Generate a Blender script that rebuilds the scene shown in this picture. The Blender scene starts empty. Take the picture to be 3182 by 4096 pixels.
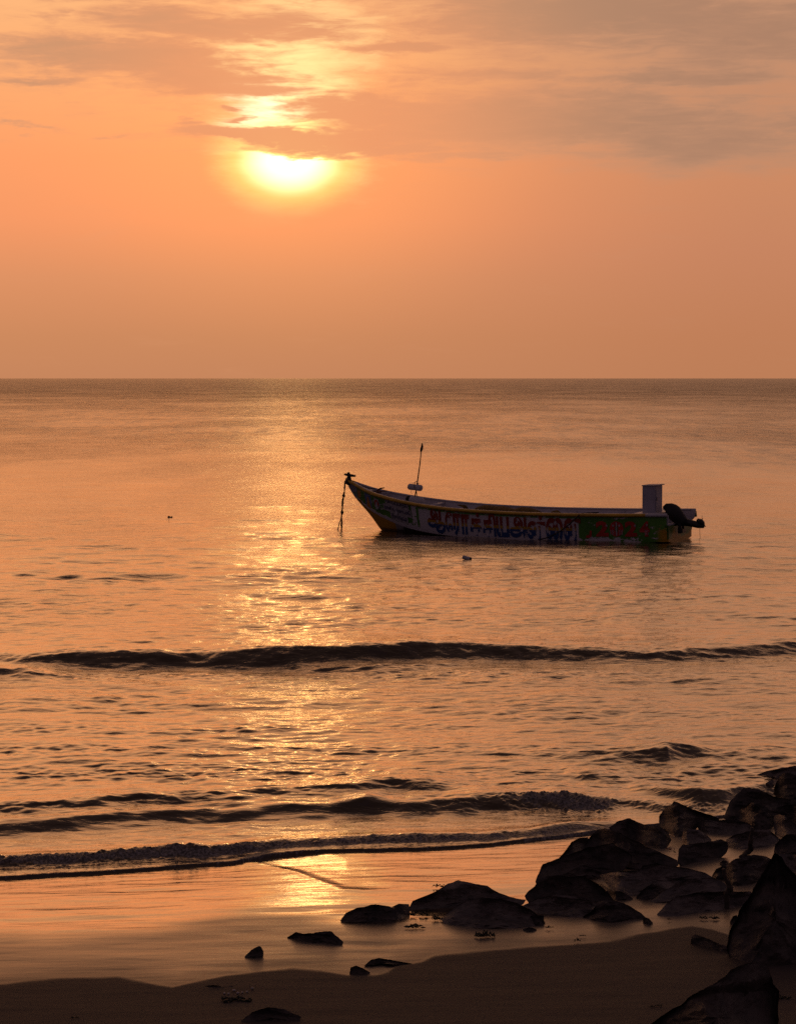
import bpy, bmesh, math, random
import numpy as np
from mathutils import Vector, Matrix

R = math.radians
scn = bpy.context.scene
col = scn.collection

# ------------------------------------------------------------------ camera
FPX, CX, CY, HOR = 8000.0, 1591.0, 2048.0, 1512.0       # focal length, centre and horizon in photo pixels
H = 4.5                                                  # eye height over the sea
PITCH = math.atan((CY - HOR) / FPX)
cam_d = bpy.data.cameras.new('camera')
cam = bpy.data.objects.new('camera', cam_d); col.objects.link(cam)
cam.location = (0, 0, H)
cam.rotation_euler = (math.pi / 2 - PITCH, 0, 0)
cam_d.sensor_fit = 'VERTICAL'; cam_d.sensor_height = 23.6
cam_d.lens = 23.6 * FPX / 4096.0
cam_d.clip_start = 0.1; cam_d.clip_end = 60000
scn.camera = cam
scn.view_settings.view_transform = 'Standard'
scn.view_settings.look = 'None'
scn.view_settings.exposure = 0.0
scn.view_settings.gamma = 1.0
scn.cycles.max_bounces = 6
scn.cycles.glossy_bounces = 3
scn.cycles.diffuse_bounces = 3
scn.cycles.sample_clamp_indirect = 6.0
scn.cycles.use_denoising = False
scn.cycles.caustics_reflective = False

def ray(x, y):
    st, ct = math.sin(PITCH), math.cos(PITCH)
    a = CY - y
    return Vector((x - CX, FPX * ct + a * st, -FPX * st + a * ct))
def at(x, y, z=0.0):
    d = ray(x, y); k = (z - H) / d.z
    return Vector((0, 0, H)) + d * k
def at_dist(x, y, Y):
    d = ray(x, y)
    return Vector((0, 0, H)) + d * (Y / d.y)

# ------------------------------------------------------------------ node helpers
class NT:
    def __init__(s, tree):
        s.t = tree; s.n = tree.nodes; s.l = tree.links
    def new(s, typ, **kw):
        n = s.n.new(typ)
        for k, v in kw.items(): setattr(n, k, v)
        return n
    def put(s, sock, v):
        if isinstance(v, bpy.types.NodeSocket): s.l.new(v, sock)
        elif v is not None: sock.default_value = v
    def m(s, op, a, b=None, c=None, clamp=False):
        n = s.new('ShaderNodeMath', operation=op); n.use_clamp = clamp
        s.put(n.inputs[0], a)
        if b is not None: s.put(n.inputs[1], b)
        if c is not None: s.put(n.inputs[2], c)
        return n.outputs[0]
    def vm(s, op, a, b=None):
        n = s.new('ShaderNodeVectorMath', operation=op)
        s.put(n.inputs[0], a)
        if b is not None: s.put(n.inputs[1], b)
        return n.outputs['Value'] if op in ('LENGTH', 'DOT_PRODUCT') else n.outputs[0]
    def smooth(s, v, a, b, o0=0.0, o1=1.0, lin=False):
        n = s.new('ShaderNodeMapRange', interpolation_type='LINEAR' if lin else 'SMOOTHSTEP')
        s.put(n.inputs['Value'], v); s.put(n.inputs['From Min'], a); s.put(n.inputs['From Max'], b)
        s.put(n.inputs['To Min'], o0); s.put(n.inputs['To Max'], o1)
        return n.outputs[0]
    def mix(s, f, a, b):
        n = s.new('ShaderNodeMix', data_type='RGBA')
        s.put(n.inputs[0], f); s.put(n.inputs[6], a); s.put(n.inputs[7], b)
        return n.outputs[2]
    def noise(s, vec, scale, detail=3, rough=0.5, dist=0.0, color=False):
        n = s.new('ShaderNodeTexNoise')
        s.put(n.inputs['Vector'], vec); s.put(n.inputs['Scale'], scale); s.put(n.inputs['Detail'], detail)
        s.put(n.inputs['Roughness'], rough); s.put(n.inputs['Distortion'], dist)
        return n.outputs['Color' if color else 'Fac']
    def ramp(s, f, stops, interp='LINEAR'):
        n = s.new('ShaderNodeValToRGB'); cr = n.color_ramp; cr.interpolation = interp
        while len(cr.elements) < len(stops): cr.elements.new(0.5)
        for e, (p, c) in zip(cr.elements, stops):
            e.position = p; e.color = (*c[:3], 1)
        s.put(n.inputs[0], f)
        return n.outputs[0]
    def comb(s, x, y, z=0.0):
        n = s.new('ShaderNodeCombineXYZ')
        s.put(n.inputs[0], x); s.put(n.inputs[1], y); s.put(n.inputs[2], z)
        return n.outputs[0]

def lin(c):
    r = []
    for v in c:
        v = v / 255.0
        r.append(v / 12.92 if v <= 0.04045 else ((v + 0.055) / 1.055) ** 2.4)
    return tuple(r)
def lin4(c): return (*lin(c), 1.0)

# ------------------------------------------------------------------ sun lamp
SUN_PX = (1165, 672)
sdir = ray(*SUN_PX).normalized()
sl = bpy.data.lights.new('sun', 'SUN'); sl.energy = 0.004; sl.angle = R(2.0); sl.color = (1.0, 0.46, 0.14)
so = bpy.data.objects.new('sun', sl); col.objects.link(so)
so.rotation_euler = sdir.to_track_quat('Z', 'Y').to_euler()
so.location = (0, 0, 60)

# ------------------------------------------------------------------ world: dusk sky with cloud banks
def build_world():
    w = bpy.data.worlds.new('World'); scn.world = w; w.use_nodes = True
    T = NT(w.node_tree); T.n.clear()
    tc = T.new('ShaderNodeTexCoord')
    sep = T.new('ShaderNodeSeparateXYZ'); T.l.new(tc.outputs['Generated'], sep.inputs[0])
    x, y, z = sep.outputs
    A = T.m('MULTIPLY', T.m('ARCTAN2', x, y), 8.0)              # thousand photo pixels of azimuth, 0 = straight ahead
    E = T.m('MULTIPLY', T.m('ARCSINE', T.m('MINIMUM', T.m('MAXIMUM', z, -1.0), 1.0)), 8.0)
    P = T.comb(A, E, 0.0)
    # warped position gives the clouds their ragged edges
    wv = T.comb(T.m('MULTIPLY', A, 1.6), T.m('MULTIPLY', E, 6.5), 0.3)
    wn = T.noise(wv, 1.6, 5, 0.62, 0.2, color=True)
    off = T.vm('MULTIPLY', T.vm('SUBTRACT', wn, (0.5, 0.5, 0.5)), (0.62, 0.17, 0.0))
    PW = T.vm('ADD', P, off)
    # clear sky
    e4 = T.smooth(E, 0.0, 6.0, lin=True)
    def st(l): return [(e / 6.0, lin(c_)) for e, c_ in l]
    warm = T.ramp(e4, st([(0.0, (199, 134, 93)), (0.16, (206, 138, 94)), (0.40, (224, 147, 100)), (0.62, (248, 155, 102)), (0.86, (255, 161, 104)), (1.12, (255, 172, 112)),
                       (1.5, (255, 186, 126)), (2.3, (255, 190, 132)), (3.2, (240, 176, 130)), (4.3, (170, 132, 112)), (5.4, (88, 70, 66)), (6.0, (74, 58, 56))]))
    cool = T.ramp(e4, st([(0.0, (189, 126, 88)), (0.16, (192, 127, 89)), (0.5, (200, 133, 97)), (0.8, (206, 139, 100)), (1.2, (200, 143, 108)), (1.6, (204, 152, 116)),
                       (2.4, (216, 162, 122)), (3.2, (204, 156, 122)), (4.3, (150, 118, 104)), (5.4, (84, 67, 64)), (6.0, (74, 58, 56))]))
    az = T.smooth(A, -0.6, 1.5)
    base = T.mix(az, warm, cool)
    # far-left fade and the dull sky opposite the sunset
    absA = T.m('ABSOLUTE', T.m('ADD', A, 0.43))
    away = T.smooth(absA, 2.5, 9.0)
    base = T.mix(away, base, lin4((84, 68, 76)))
    # glow of the veiled sun
    def ell(vec, cx, cy, rx, ry):
        d = T.vm('SUBTRACT', vec, (cx, cy, 0.0))
        d = T.vm('MULTIPLY', d, (1.0 / rx, 1.0 / ry, 0.0))
        return T.vm('LENGTH', d)
    def px(xx, yy): return (xx / 1000.0 - 1.591, 1.512 - yy / 1000.0)
    sx, sy = px(1162, 660)
    g0 = T.smooth(ell(P, sx, sy, 0.228, 0.152), 1.0, 0.25)      # blown-out core
    g1 = T.smooth(ell(P, sx, sy, 0.37, 0.235), 1.0, 0.2)
    ux, uy = px(1165, 400)
    g2 = T.smooth(ell(PW, ux, uy, 0.45, 0.55), 1.0, 0.0)        # bright gap above
    g3 = T.smooth(ell(P, sx, sy + 0.1, 1.25, 0.95), 1.0, 0.0)
    def addc(c, f, rgb):
        n = T.new('ShaderNodeMix', data_type='RGBA', blend_type='ADD')
        T.put(n.inputs[0], 1.0); T.put(n.inputs[6], c)
        v = T.vm('MULTIPLY', T.comb(f, f, f), rgb)
        T.put(n.inputs[7], v)
        return n.outputs[2]
    vx, vy = px(1060, 455)
    g4 = T.smooth(ell(PW, vx, vy, 0.24, 0.13), 1.0, 0.0)
    c = addc(base, g3, (0.16, 0.05, 0.0))
    c = addc(c, g4, (0.2, 0.5, 0.45))
    c = addc(c, g2, (0.25, 0.50, 0.22))
    c = addc(c, g1, (0.35, 0.42, 0.03))
    # cloud banks: (x, y, rx, ry, strength) in photo pixels
    banks = [(560, 262, 560, 72, 1.05), (300, 235, 300, 55, .95), (860, 330, 330, 85, 1.05), (820, 140, 520, 78, 1.0), (1040, 380, 160, 30, .7), (1180, 185, 240, 30, .7),
             (350, -5, 620, 52, 1.1), (1150, 20, 460, 30, .8), (180, 358, 200, 24, .75), (230, 118, 70, 50, .55),
             (90, 540, 260, 14, .6), (430, 552, 130, 12, .5), (880, 462, 60, 12, .7), (960, 492, 70, 10, .7), (760, 525, 90, 12, .6),
             (1050, 566, 440, 34, 1.15), (1380, 600, 420, 40, 1.1), (1300, 425, 200, 30, .8), (1500, 462, 420, 62, 1.0), (1560, 560, 460, 50, .9),
             (1600, 215, 300, 34, .8), (2200, 520, 900, 150, 1.1), (2700, 600, 700, 130, .95), (2350, 100, 820, 150, 1.15), (3000, 180, 620, 150, 1.0),
             (1990, 330, 440, 40, .75), (2750, 350, 420, 55, .85), (1830, 640, 420, 30, .8), (2500, -60, 1300, 160, 1.0)]
    fld = None
    for (bx, by, rx, ry, st) in banks:
        q = px(bx, by)
        m_ = T.smooth(ell(PW, q[0], q[1], rx / 1000, ry / 1000), 1.55, 0.0, 0.0, st)
        fld = m_ if fld is None else T.m('MAXIMUM', fld, m_)
    n1 = T.noise(T.comb(T.m('MULTIPLY', A, 1.0), T.m('MULTIPLY', E, 5.0), 2.0), 2.2, 7, 0.6, 0.4)
    high = T.smooth(E, 1.35, 2.0)
    fld = T.m('MAXIMUM', fld, T.m('MULTIPLY', high, 0.50))
    n3 = T.noise(T.comb(T.m('MULTIPLY', A, 2.2), T.m('MULTIPLY', E, 15.0), 7.0), 2.0, 6, 0.65, 0.8)
    tot = T.m('ADD', fld, T.m('MULTIPLY', T.m('SUBTRACT', n1, 0.5), 1.0))
    tot = T.m('ADD', tot, T.m('MULTIPLY', T.m('MULTIPLY', T.m('SUBTRACT', n3, 0.5), 1.2), T.smooth(E, 0.75, 0.95)))
    wisp = T.m('MULTIPLY', T.smooth(E, 0.8, 1.05), 0.16)
    tot = T.m('ADD', tot, wisp)
    mask = T.smooth(tot, 0.05, 0.85)
    near = T.smooth(ell(P, sx, sy + 0.1, 1.5, 1.0), 1.0, 0.1)
    ccol = T.mix(az, T.mix(T.smooth(tot, 0.35, 1.25), lin4((226, 158, 114)), lin4((192, 146, 112))), T.mix(T.smooth(tot, 0.35, 1.25), lin4((191, 141, 110)), lin4((173, 130, 104))))
    ccol = T.mix(near, ccol, lin4((240, 158, 108)))
    ccol = T.mix(T.smooth(E, 2.6, 5.5), ccol, lin4((76, 60, 58)))
    ccol = T.mix(away, ccol, lin4((80, 66, 74)))
    thick = T.m('MULTIPLY', mask, 0.95)
    c = T.mix(thick, c, ccol)
    # core is added behind the cloud bar, so the bar cuts it off
    open_ = T.m('SUBTRACT', 1.0, T.smooth(tot, 0.10, 0.42))
    core = T.m('MULTIPLY', g0, open_)
    c = addc(c, core, (1.3, 0.95, 0.8))
    # below the horizon
    c = T.mix(T.smooth(z, 0.0, -0.02), c, lin4((90, 72, 62)))
    bg = T.new('ShaderNodeBackground'); T.put(bg.inputs[0], c); bg.inputs[1].default_value = 1.0
    out = T.new('ShaderNodeOutputWorld'); T.l.new(bg.outputs[0], out.inputs[0])
    w.cycles.sampling_method = 'MANUAL'; w.cycles.sample_map_resolution = 1024
build_world()

# ------------------------------------------------------------------ object helpers
def tag(o, label=None, cat=None, group=None, kind=None):
    if label: o['label'] = label
    if cat: o['category'] = cat
    if group: o['group'] = group
    if kind: o['kind'] = kind
    return o
def link(name, me, mat, parent=None, smooth=True):
    o = bpy.data.objects.new(name, me); col.objects.link(o)
    if mat is not None:
        for m_ in (mat if isinstance(mat, (list, tuple)) else [mat]): me.materials.append(m_)
    if parent is not None: o.parent = parent
    if smooth:
        me.polygons.foreach_set('use_smooth', [True] * len(me.polygons))
    me.update()
    return o
def empty(name, loc, rz=0.0, rot=None):
    o = bpy.data.objects.new(name, None); col.objects.link(o)
    o.location = loc; o.rotation_euler = rot if rot else (0, 0, rz); o.empty_display_size = 0.2
    return o
def grid_mesh(name, V, rows, cols, mat, attrs=None):
    me = bpy.data.meshes.new(name)
    me.vertices.add(rows * cols); me.vertices.foreach_set('co', V.astype(np.float32).ravel())
    i = np.arange((rows - 1) * (cols - 1)); r = i // (cols - 1); c = i % (cols - 1)
    a = r * cols + c
    F = np.stack([a, a + 1, a + cols + 1, a + cols], 1).astype(np.int32)
    n = len(F)
    me.loops.add(n * 4); me.loops.foreach_set('vertex_index', F.ravel())
    me.polygons.add(n); me.polygons.foreach_set('loop_start', (np.arange(n) * 4).astype(np.int32))
    me.polygons.foreach_set('loop_total', np.full(n, 4, np.int32))
    me.polygons.foreach_set('use_smooth', np.ones(n, bool))
    me.update(calc_edges=True)
    for k, v in (attrs or {}).items():
        at_ = me.attributes.new(k, 'FLOAT', 'POINT'); at_.data.foreach_set('value', v.astype(np.float32).ravel())
    o = bpy.data.objects.new(name, me); col.objects.link(o); me.materials.append(mat)
    return o
def pymesh(name, verts, faces, mat, parent=None, smooth=True):
    me = bpy.data.meshes.new(name); me.from_pydata([tuple(v) for v in verts], [], faces); me.validate()
    bm = bmesh.new(); bm.from_mesh(me); bmesh.ops.recalc_face_normals(bm, faces=bm.faces[:]); bm.to_mesh(me); bm.free()
    return link(name, me, mat, parent, smooth)
def tube_geo(pts, rad, sides=8, cap=True):
    pts = [Vector(p) for p in pts]; n = len(pts)
    rads = rad if isinstance(rad, (list, tuple)) else [rad] * n
    V, F = [], []; up = None
    for i, p in enumerate(pts):
        d = (pts[min(i + 1, n - 1)] - pts[max(i - 1, 0)]).normalized()
        if up is None:
            up = d.orthogonal().normalized()
        up = (up - d * up.dot(d))
        up = up.normalized() if up.length > 1e-6 else d.orthogonal().normalized()
        sd = d.cross(up)
        for k in range(sides):
            a = 2 * math.pi * k / sides
            V.append(p + (up * math.cos(a) + sd * math.sin(a)) * rads[i])
    for i in range(n - 1):
        for k in range(sides):
            k2 = (k + 1) % sides
            F.append((i * sides + k, i * sides + k2, (i + 1) * sides + k2, (i + 1) * sides + k))
    if cap:
        F.append(tuple(range(sides - 1, -1, -1))); F.append(tuple((n - 1) * sides + k for k in range(sides)))
    return V, F
def tube(name, pts, rad, mat, parent=None, sides=8):
    V, F = tube_geo(pts, rad, sides)
    return pymesh(name, V, F, mat, parent)
def join_geo(parts):
    V, F = [], []
    for v, f in parts:
        o = len(V); V += list(v); F += [tuple(i + o for i in q) for q in f]
    return V, F
def box_geo(c, sx, sy, sz, rot=None):
    V = [Vector((a * sx / 2, b * sy / 2, d * sz / 2)) for a in (-1, 1) for b in (-1, 1) for d in (-1, 1)]
    if rot: V = [rot @ v for v in V]
    V = [v + Vector(c) for v in V]
    F = [(0, 1, 3, 2), (4, 6, 7, 5), (0, 4, 5, 1), (2, 3, 7, 6), (0, 2, 6, 4), (1, 5, 7, 3)]
    return V, F

# numpy gradient noise
rng = np.random.RandomState(7)
PERM = rng.permutation(4096); GA = rng.rand(4096) * 2 * np.pi
GX, GY = np.cos(GA), np.sin(GA)
def pn(x, y, seed=0):
    xi = np.floor(x).astype(np.int64); yi = np.floor(y).astype(np.int64)
    xf = x - xi; yf = y - yi
    def g(a, b):
        h = PERM[(PERM[(a + seed * 131) & 4095] + b) & 4095]
        return GX[h], GY[h]
    u = xf * xf * xf * (xf * (xf * 6 - 15) + 10); v = yf * yf * yf * (yf * (yf * 6 - 15) + 10)
    a = g(xi, yi); b = g(xi + 1, yi); c = g(xi, yi + 1); d = g(xi + 1, yi + 1)
    n00 = a[0] * xf + a[1] * yf; n10 = b[0] * (xf - 1) + b[1] * yf
    n01 = c[0] * xf + c[1] * (yf - 1); n11 = d[0] * (xf - 1) + d[1] * (yf - 1)
    return (n00 * (1 - u) + n10 * u) * (1 - v) + (n01 * (1 - u) + n11 * u) * v * 1.0
def fbm(x, y, oct=4, seed=0, gain=0.5):
    s = 0; a = 1.0
    for k in range(oct):
        s = s + a * pn(x * 2 ** k, y * 2 ** k, seed + k); a *= gain
    return s
def sstep(a, b, x):
    t = np.clip((x - a) / (b - a), 0, 1); return t * t * (3 - 2 * t)

# ------------------------------------------------------------------ shore geometry shared by sand and sea
def curve(pts, z=0.0, s=1.0):
    P_ = [at(px * s, py * s, z) for px, py in pts]
    xs = np.array([p.x for p in P_]); ys = np.array([p.y for p in P_])
    o = np.argsort(xs)
    return xs[o], ys[o]
D = 1.875
EDGE = curve([(-120, 1884), (0, 1873), (200, 1863), (300, 1856), (400, 1848), (500, 1842), (540, 1832), (575, 1824), (640, 1817), (700, 1815), (900, 1812), (1050, 1803),
              (1150, 1790), (1220, 1782), (1330, 1768), (1450, 1756), (1600, 1734), (1800, 1705)], 0.0, D)
def edgeY(X):
    xs, ys = EDGE
    y = np.interp(X, xs, ys)
    k0 = (ys[1] - ys[0]) / (xs[1] - xs[0]); k1 = 0.35
    y = np.where(X < xs[0], ys[0] + (X - xs[0]) * 0.12, y)
    y = np.where(X > xs[-1], ys[-1] + (X - xs[-1]) * k1, y)
    return y
_sx = np.linspace(-60, 60, 2401); _sy = edgeY(_sx)
_k = np.exp(-(np.arange(-40, 41) * 0.05 / 0.7) ** 2); _k /= _k.sum()
_smooth = np.convolve(np.pad(_sy, 40, mode='edge'), _k, 'valid')
def shoreY(X): return np.interp(X, _sx, _smooth)
_ch = [at(px_, py_, 0.03) for px_, py_ in ((1000, 3425), (1100, 3455), (1200, 3502), (1290, 3560), (1370, 3605), (1460, 3625))]
CH = (np.array([p.x for p in _ch]), np.array([p.y for p in _ch]))
HOL = []
for px_, py_, rx, ry, a in ((600, 3552, .35, .06, .006), (350, 3640, .5, .10, .004), (900, 3610, .3, .08, .004), (1180, 3700, .28, .16, .012), (1320, 3740, .22, .12, .012), (1000, 3815, .22, .10, .010),
                            (1450, 3690, .35, .12, .010), (1500, 3885, .25, .08, .012), (2000, 3620, .5, .2, .010), (2420, 3700, .4, .16, .012), (1750, 3500, .6, .1, .004), (2720, 3700, .4, .12, .01), (750, 3760, .5, .1, .006), (250, 3720, .7, .12, .006)):
    _p = at(px_, py_, 0.1); HOL.append((_p.x, _p.y, rx, ry, a))
def sand_z(X, Y):
    d = shoreY(X) - Y                       # metres up the beach
    z = 0.066 * d + 0.022 * np.clip(d - 0.45, 0, 1.6)
    z = z + 0.02 * sstep(2.4, 4.5, d) - 0.022 * np.clip(d - 3.2, 0, 14)
    z = np.where(d > 17, z[...] if False else z, z)
    z = z + 0.010 * fbm(X * 0.5 + 3, Y * 0.9, 3, 11) * sstep(-0.5, 1.5, d)
    # bank of a shallow run-off channel crossing the wet sand, and small hollows
    e = Y - np.interp(X, CH[0], CH[1])
    inx = sstep(CH[0][0] - .25, CH[0][0] + .1, X) * sstep(CH[0][-1] + .25, CH[0][-1] - .1, X)
    z = z - inx * 0.011 * sstep(-0.14, 0.24, e + .12 * fbm(X * 2.5, Y * 1.5, 3, 61)) * sstep(1.6, .7, e) + inx * 0.003 * np.exp(-((e + .08) / .10) ** 2)
    for hx, hy, rx, ry, a in HOL:
        z = z - a * np.exp(-((X - hx) / rx) ** 2 - ((Y - hy) / ry) ** 2)
    z = z + 0.0048 * fbm(X * 0.9, Y * 4.2, 3, 21) * sstep(0.0, 1.0, d)
    return z
def at_sand(px, py):
    z = 0.0
    for _ in range(12):
        p = at(px, py, z); z = float(sand_z(np.array([p.x]), np.array([p.y]))[0])
        z = max(z, 0.0)
    return at(px, py, z)

# ------------------------------------------------------------------ materials
def new_mat(name):
    m_ = bpy.data.materials.new(name); m_.use_nodes = True
    T = NT(m_.node_tree); T.n.clear()
    b = T.new('ShaderNodeBsdfPrincipled'); o = T.new('ShaderNodeOutputMaterial')
    T.l.new(b.outputs[0], o.inputs[0])
    return m_, T, b, o
def simple(name, rgb, rough=0.6, var=0.25, scale=6.0, bump=0.0, bscale=30.0, metal=0.0, spec=0.5):
    m_, T, b, o = new_mat(name)
    tc = T.new('ShaderNodeTexCoord').outputs['Object']
    n = T.noise(tc, scale, 5, 0.6)
    c = T.mix(T.smooth(n, 0.3, 0.7), (*[v * (1 - var) for v in rgb], 1), (*[min(1, v * (1 + var)) for v in rgb], 1))
    T.put(b.inputs['Base Color'], c); b.inputs['Roughness'].default_value = rough
    b.inputs['Metallic'].default_value = metal; b.inputs['Specular IOR Level'].default_value = spec
    if bump:
        bp = T.new('ShaderNodeBump'); bp.inputs['Strength'].default_value = bump; bp.inputs['Distance'].default_value = 0.02
        T.put(bp.inputs['Height'], T.noise(tc, bscale, 4, 0.6)); T.l.new(bp.outputs[0], b.inputs['Normal'])
    return m_
def attr(T, name):
    a = T.new('ShaderNodeAttribute'); a.attribute_name = name; return a.outputs['Fac']

def water_material():
    m_, T, b, o = new_mat('sea_water')
    pos = T.new('ShaderNodeNewGeometry').outputs['Position']
    sep = T.new('ShaderNodeSeparateXYZ'); T.l.new(pos, sep.inputs[0])
    Y = sep.outputs[1]
    foam = attr(T, 'foam')
    b.inputs['Base Color'].default_value = (0.045, 0.030, 0.020, 1)
    patch = T.m('ADD', T.m('ADD', Y, T.m('MULTIPLY', sep.outputs[0], 1.4)), T.m('MULTIPLY', T.m('SUBTRACT', T.noise(T.vm('MULTIPLY', pos, (0.05, 0.02, 1.0)), 1.0, 4, 0.6), 0.5), 120.0))
    ruf = T.smooth(patch, 70.0, 150.0)
    streak = T.noise(T.vm('MULTIPLY', pos, (0.5, 0.12, 1.0)), 1.3, 8, 0.75)
    rr = T.m('ADD', T.smooth(Y, 20.0, 70.0, 0.05, 0.085), T.m('MULTIPLY', ruf, T.smooth(streak, 0.35, 0.65, 0.04, 0.27)))
    rr = T.m('ADD', rr, T.smooth(Y, 200.0, 900.0, 0.0, 0.08))
    gl = T.new('ShaderNodeBsdfGlossy'); T.put(gl.inputs['Roughness'], rr); gl.inputs['Color'].default_value = (1.0, 0.92, 0.79, 1)
    lw = T.new('ShaderNodeLayerWeight'); lw.inputs['Blend'].default_value = 0.5
    refl = T.ramp(lw.outputs['Facing'], [(0.0, (.03,) * 3), (0.40, (.07,) * 3), (0.60, (.22,) * 3), (0.75, (.60,) * 3), (0.86, (.90,) * 3), (1.0, (.98,) * 3)])
    b.inputs['Specular IOR Level'].default_value = 0.0; b.inputs['Roughness'].default_value = 1.0
    refl = T.m('MULTIPLY', refl, T.smooth(Y, 70.0, 600.0, 1.0, 0.74))
    wm = T.new('ShaderNodeMixShader'); T.put(wm.inputs[0], refl); T.l.new(b.outputs[0], wm.inputs[1]); T.l.new(gl.outputs[0], wm.inputs[2])
    
    v1 = T.vm('MULTIPLY', pos, (0.42, 1.0, 1.0))
    h1 = T.noise(v1, 1.6, 3, 0.55, 0.6)
    h2 = T.noise(v1, 7.0, 4, 0.6, 0.3)
    h3 = T.noise(T.vm('MULTIPLY', pos, (0.55, 0.6, 1.0)), 0.40, 6, 0.62, 0.4)
    gust = T.smooth(T.noise(T.vm('MULTIPLY', pos, (1.0, 0.45, 1.0)), 0.045, 5, 0.65, 0.5), 0.35, 0.65, 0.55, 1.3)
    far = T.smooth(Y, 75.0, 150.0)
    near = T.smooth(Y, 60.0, 20.0)
    hh = T.m('MULTIPLY', h2, T.smooth(Y, 15.0, 60.0, 0.020, 0.040, lin=True))
    hh = T.m('ADD', hh, T.m('MULTIPLY', h1, T.smooth(Y, 25.0, 60.0, 0.012, 0.07)))
    hh = T.m('ADD', hh, T.m('MULTIPLY', h3, T.m('ADD', T.smooth(Y, 40.0, 90.0, 0.0, 0.10), T.m('ADD', T.m('MULTIPLY', far, 0.22), T.smooth(Y, 150.0, 600.0, 0.0, 0.8)))))
    hh = T.m('MULTIPLY', hh, T.m('MULTIPLY', gust, T.smooth(far, 0.0, 1.0, 0.75, 1.6)))
    bp = T.new('ShaderNodeBump'); bp.inputs['Strength'].default_value = 1.0; bp.inputs['Distance'].default_value = 1.0
    T.put(bp.inputs['Height'], hh)
    for nd in (b, gl, lw): T.l.new(bp.outputs[0], nd.inputs['Normal'])
    d = T.new('ShaderNodeBsdfPrincipled')
    fn = T.noise(pos, 38.0, 4, 0.7)
    T.put(d.inputs['Base Color'], T.mix(T.smooth(fn, 0.35, 0.7), (0.03, 0.022, 0.018, 1), (0.34, 0.30, 0.28, 1)))
    d.inputs['Roughness'].default_value = 0.35
    b2 = T.new('ShaderNodeBump'); b2.inputs['Strength'].default_value = 0.8; b2.inputs['Distance'].default_value = 0.02
    T.put(b2.inputs['Height'], T.noise(pos, 30.0, 4, 0.7)); T.l.new(b2.outputs[0], d.inputs['Normal'])
    ms = T.new('ShaderNodeMixShader')
    fm = T.smooth(T.m('ADD', foam, T.m('MULTIPLY', T.m('SUBTRACT', T.noise(pos, 9.0, 4, 0.65), 0.5), 0.9)), 0.35, 0.6)
    T.put(ms.inputs[0], T.m('MULTIPLY', fm, T.smooth(foam, 0.12, 0.4)))
    T.l.new(wm.outputs[0], ms.inputs[1]); T.l.new(d.outputs[0], ms.inputs[2]); T.l.new(ms.outputs[0], o.inputs[0])
    return m_
def sand_material():
    m_, T, b, o = new_mat('beach_sand')
    pos = T.new('ShaderNodeNewGeometry').outputs['Position']
    wet = attr(T, 'wet')
    st = T.noise(T.vm('MULTIPLY', pos, (0.45, 2.6, 1.0)), 1.5, 4, 0.6, 0.4)
    gr = T.noise(pos, 260.0, 2, 0.7)
    w2 = T.m('ADD', wet, T.m('MULTIPLY', T.m('SUBTRACT', st, 0.5), T.smooth(wet, 0.15, 0.5, 0.0, 0.35)), clamp=True)
    c0 = T.mix(gr, (0.036, 0.028, 0.024, 1), (0.086, 0.067, 0.058, 1))
    c1 = (0.050, 0.034, 0.024, 1)
    T.put(b.inputs['Base Color'], T.mix(T.smooth(w2, 0.0, 0.8), c0, c1))
    T.put(b.inputs['Roughness'], T.ramp(w2, [(0.0, (0.75,) * 3), (0.22, (0.5,) * 3), (0.45, (0.30,) * 3), (0.7, (0.20,) * 3), (1.0, (0.09,) * 3)]))
    b.inputs['IOR'].default_value = 1.33
    hg = T.m('MULTIPLY', gr, T.smooth(wet, 0.0, 0.28, 0.0022, 0.00006))
    hg = T.m('ADD', hg, T.m('MULTIPLY', T.noise(T.vm('MULTIPLY', pos, (0.6, 2.0, 1.0)), 5.0, 4, 0.6, 0.5), 0.0035))
    bp = T.new('ShaderNodeBump'); bp.inputs['Strength'].default_value = 1.0; bp.inputs['Distance'].default_value = 1.0
    T.put(bp.inputs['Height'], hg); T.l.new(bp.outputs[0], b.inputs['Normal'])
    gl = T.new('ShaderNodeBsdfGlossy'); gl.inputs['Color'].default_value = (1.0, 0.89, 0.73, 1); T.put(gl.inputs['Roughness'], T.ramp(w2, [(0.0, (.6,) * 3), (0.40, (.50,) * 3), (0.60, (.30,) * 3), (0.80, (.12,) * 3), (1.0, (.045,) * 3)])); T.l.new(bp.outputs[0], gl.inputs['Normal'])
    lw = T.new('ShaderNodeLayerWeight'); lw.inputs['Blend'].default_value = 0.5; T.l.new(bp.outputs[0], lw.inputs['Normal'])
    fr = T.ramp(lw.outputs['Facing'], [(0.0, (.02,) * 3), (0.50, (.08,) * 3), (0.70, (.35,) * 3), (0.82, (.70,) * 3), (1.0, (.95,) * 3)])
    wm = T.new('ShaderNodeMixShader'); T.put(wm.inputs[0], T.m('MULTIPLY', fr, T.ramp(w2, [(0.0, (0,) * 3), (0.25, (.12,) * 3), (0.45, (.46,) * 3), (0.70, (.75,) * 3), (1.0, (1.0,) * 3)])))
    T.l.new(b.outputs[0], wm.inputs[1]); T.l.new(gl.outputs[0], wm.inputs[2]); T.l.new(wm.outputs[0], o.inputs[0])
    return m_
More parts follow.
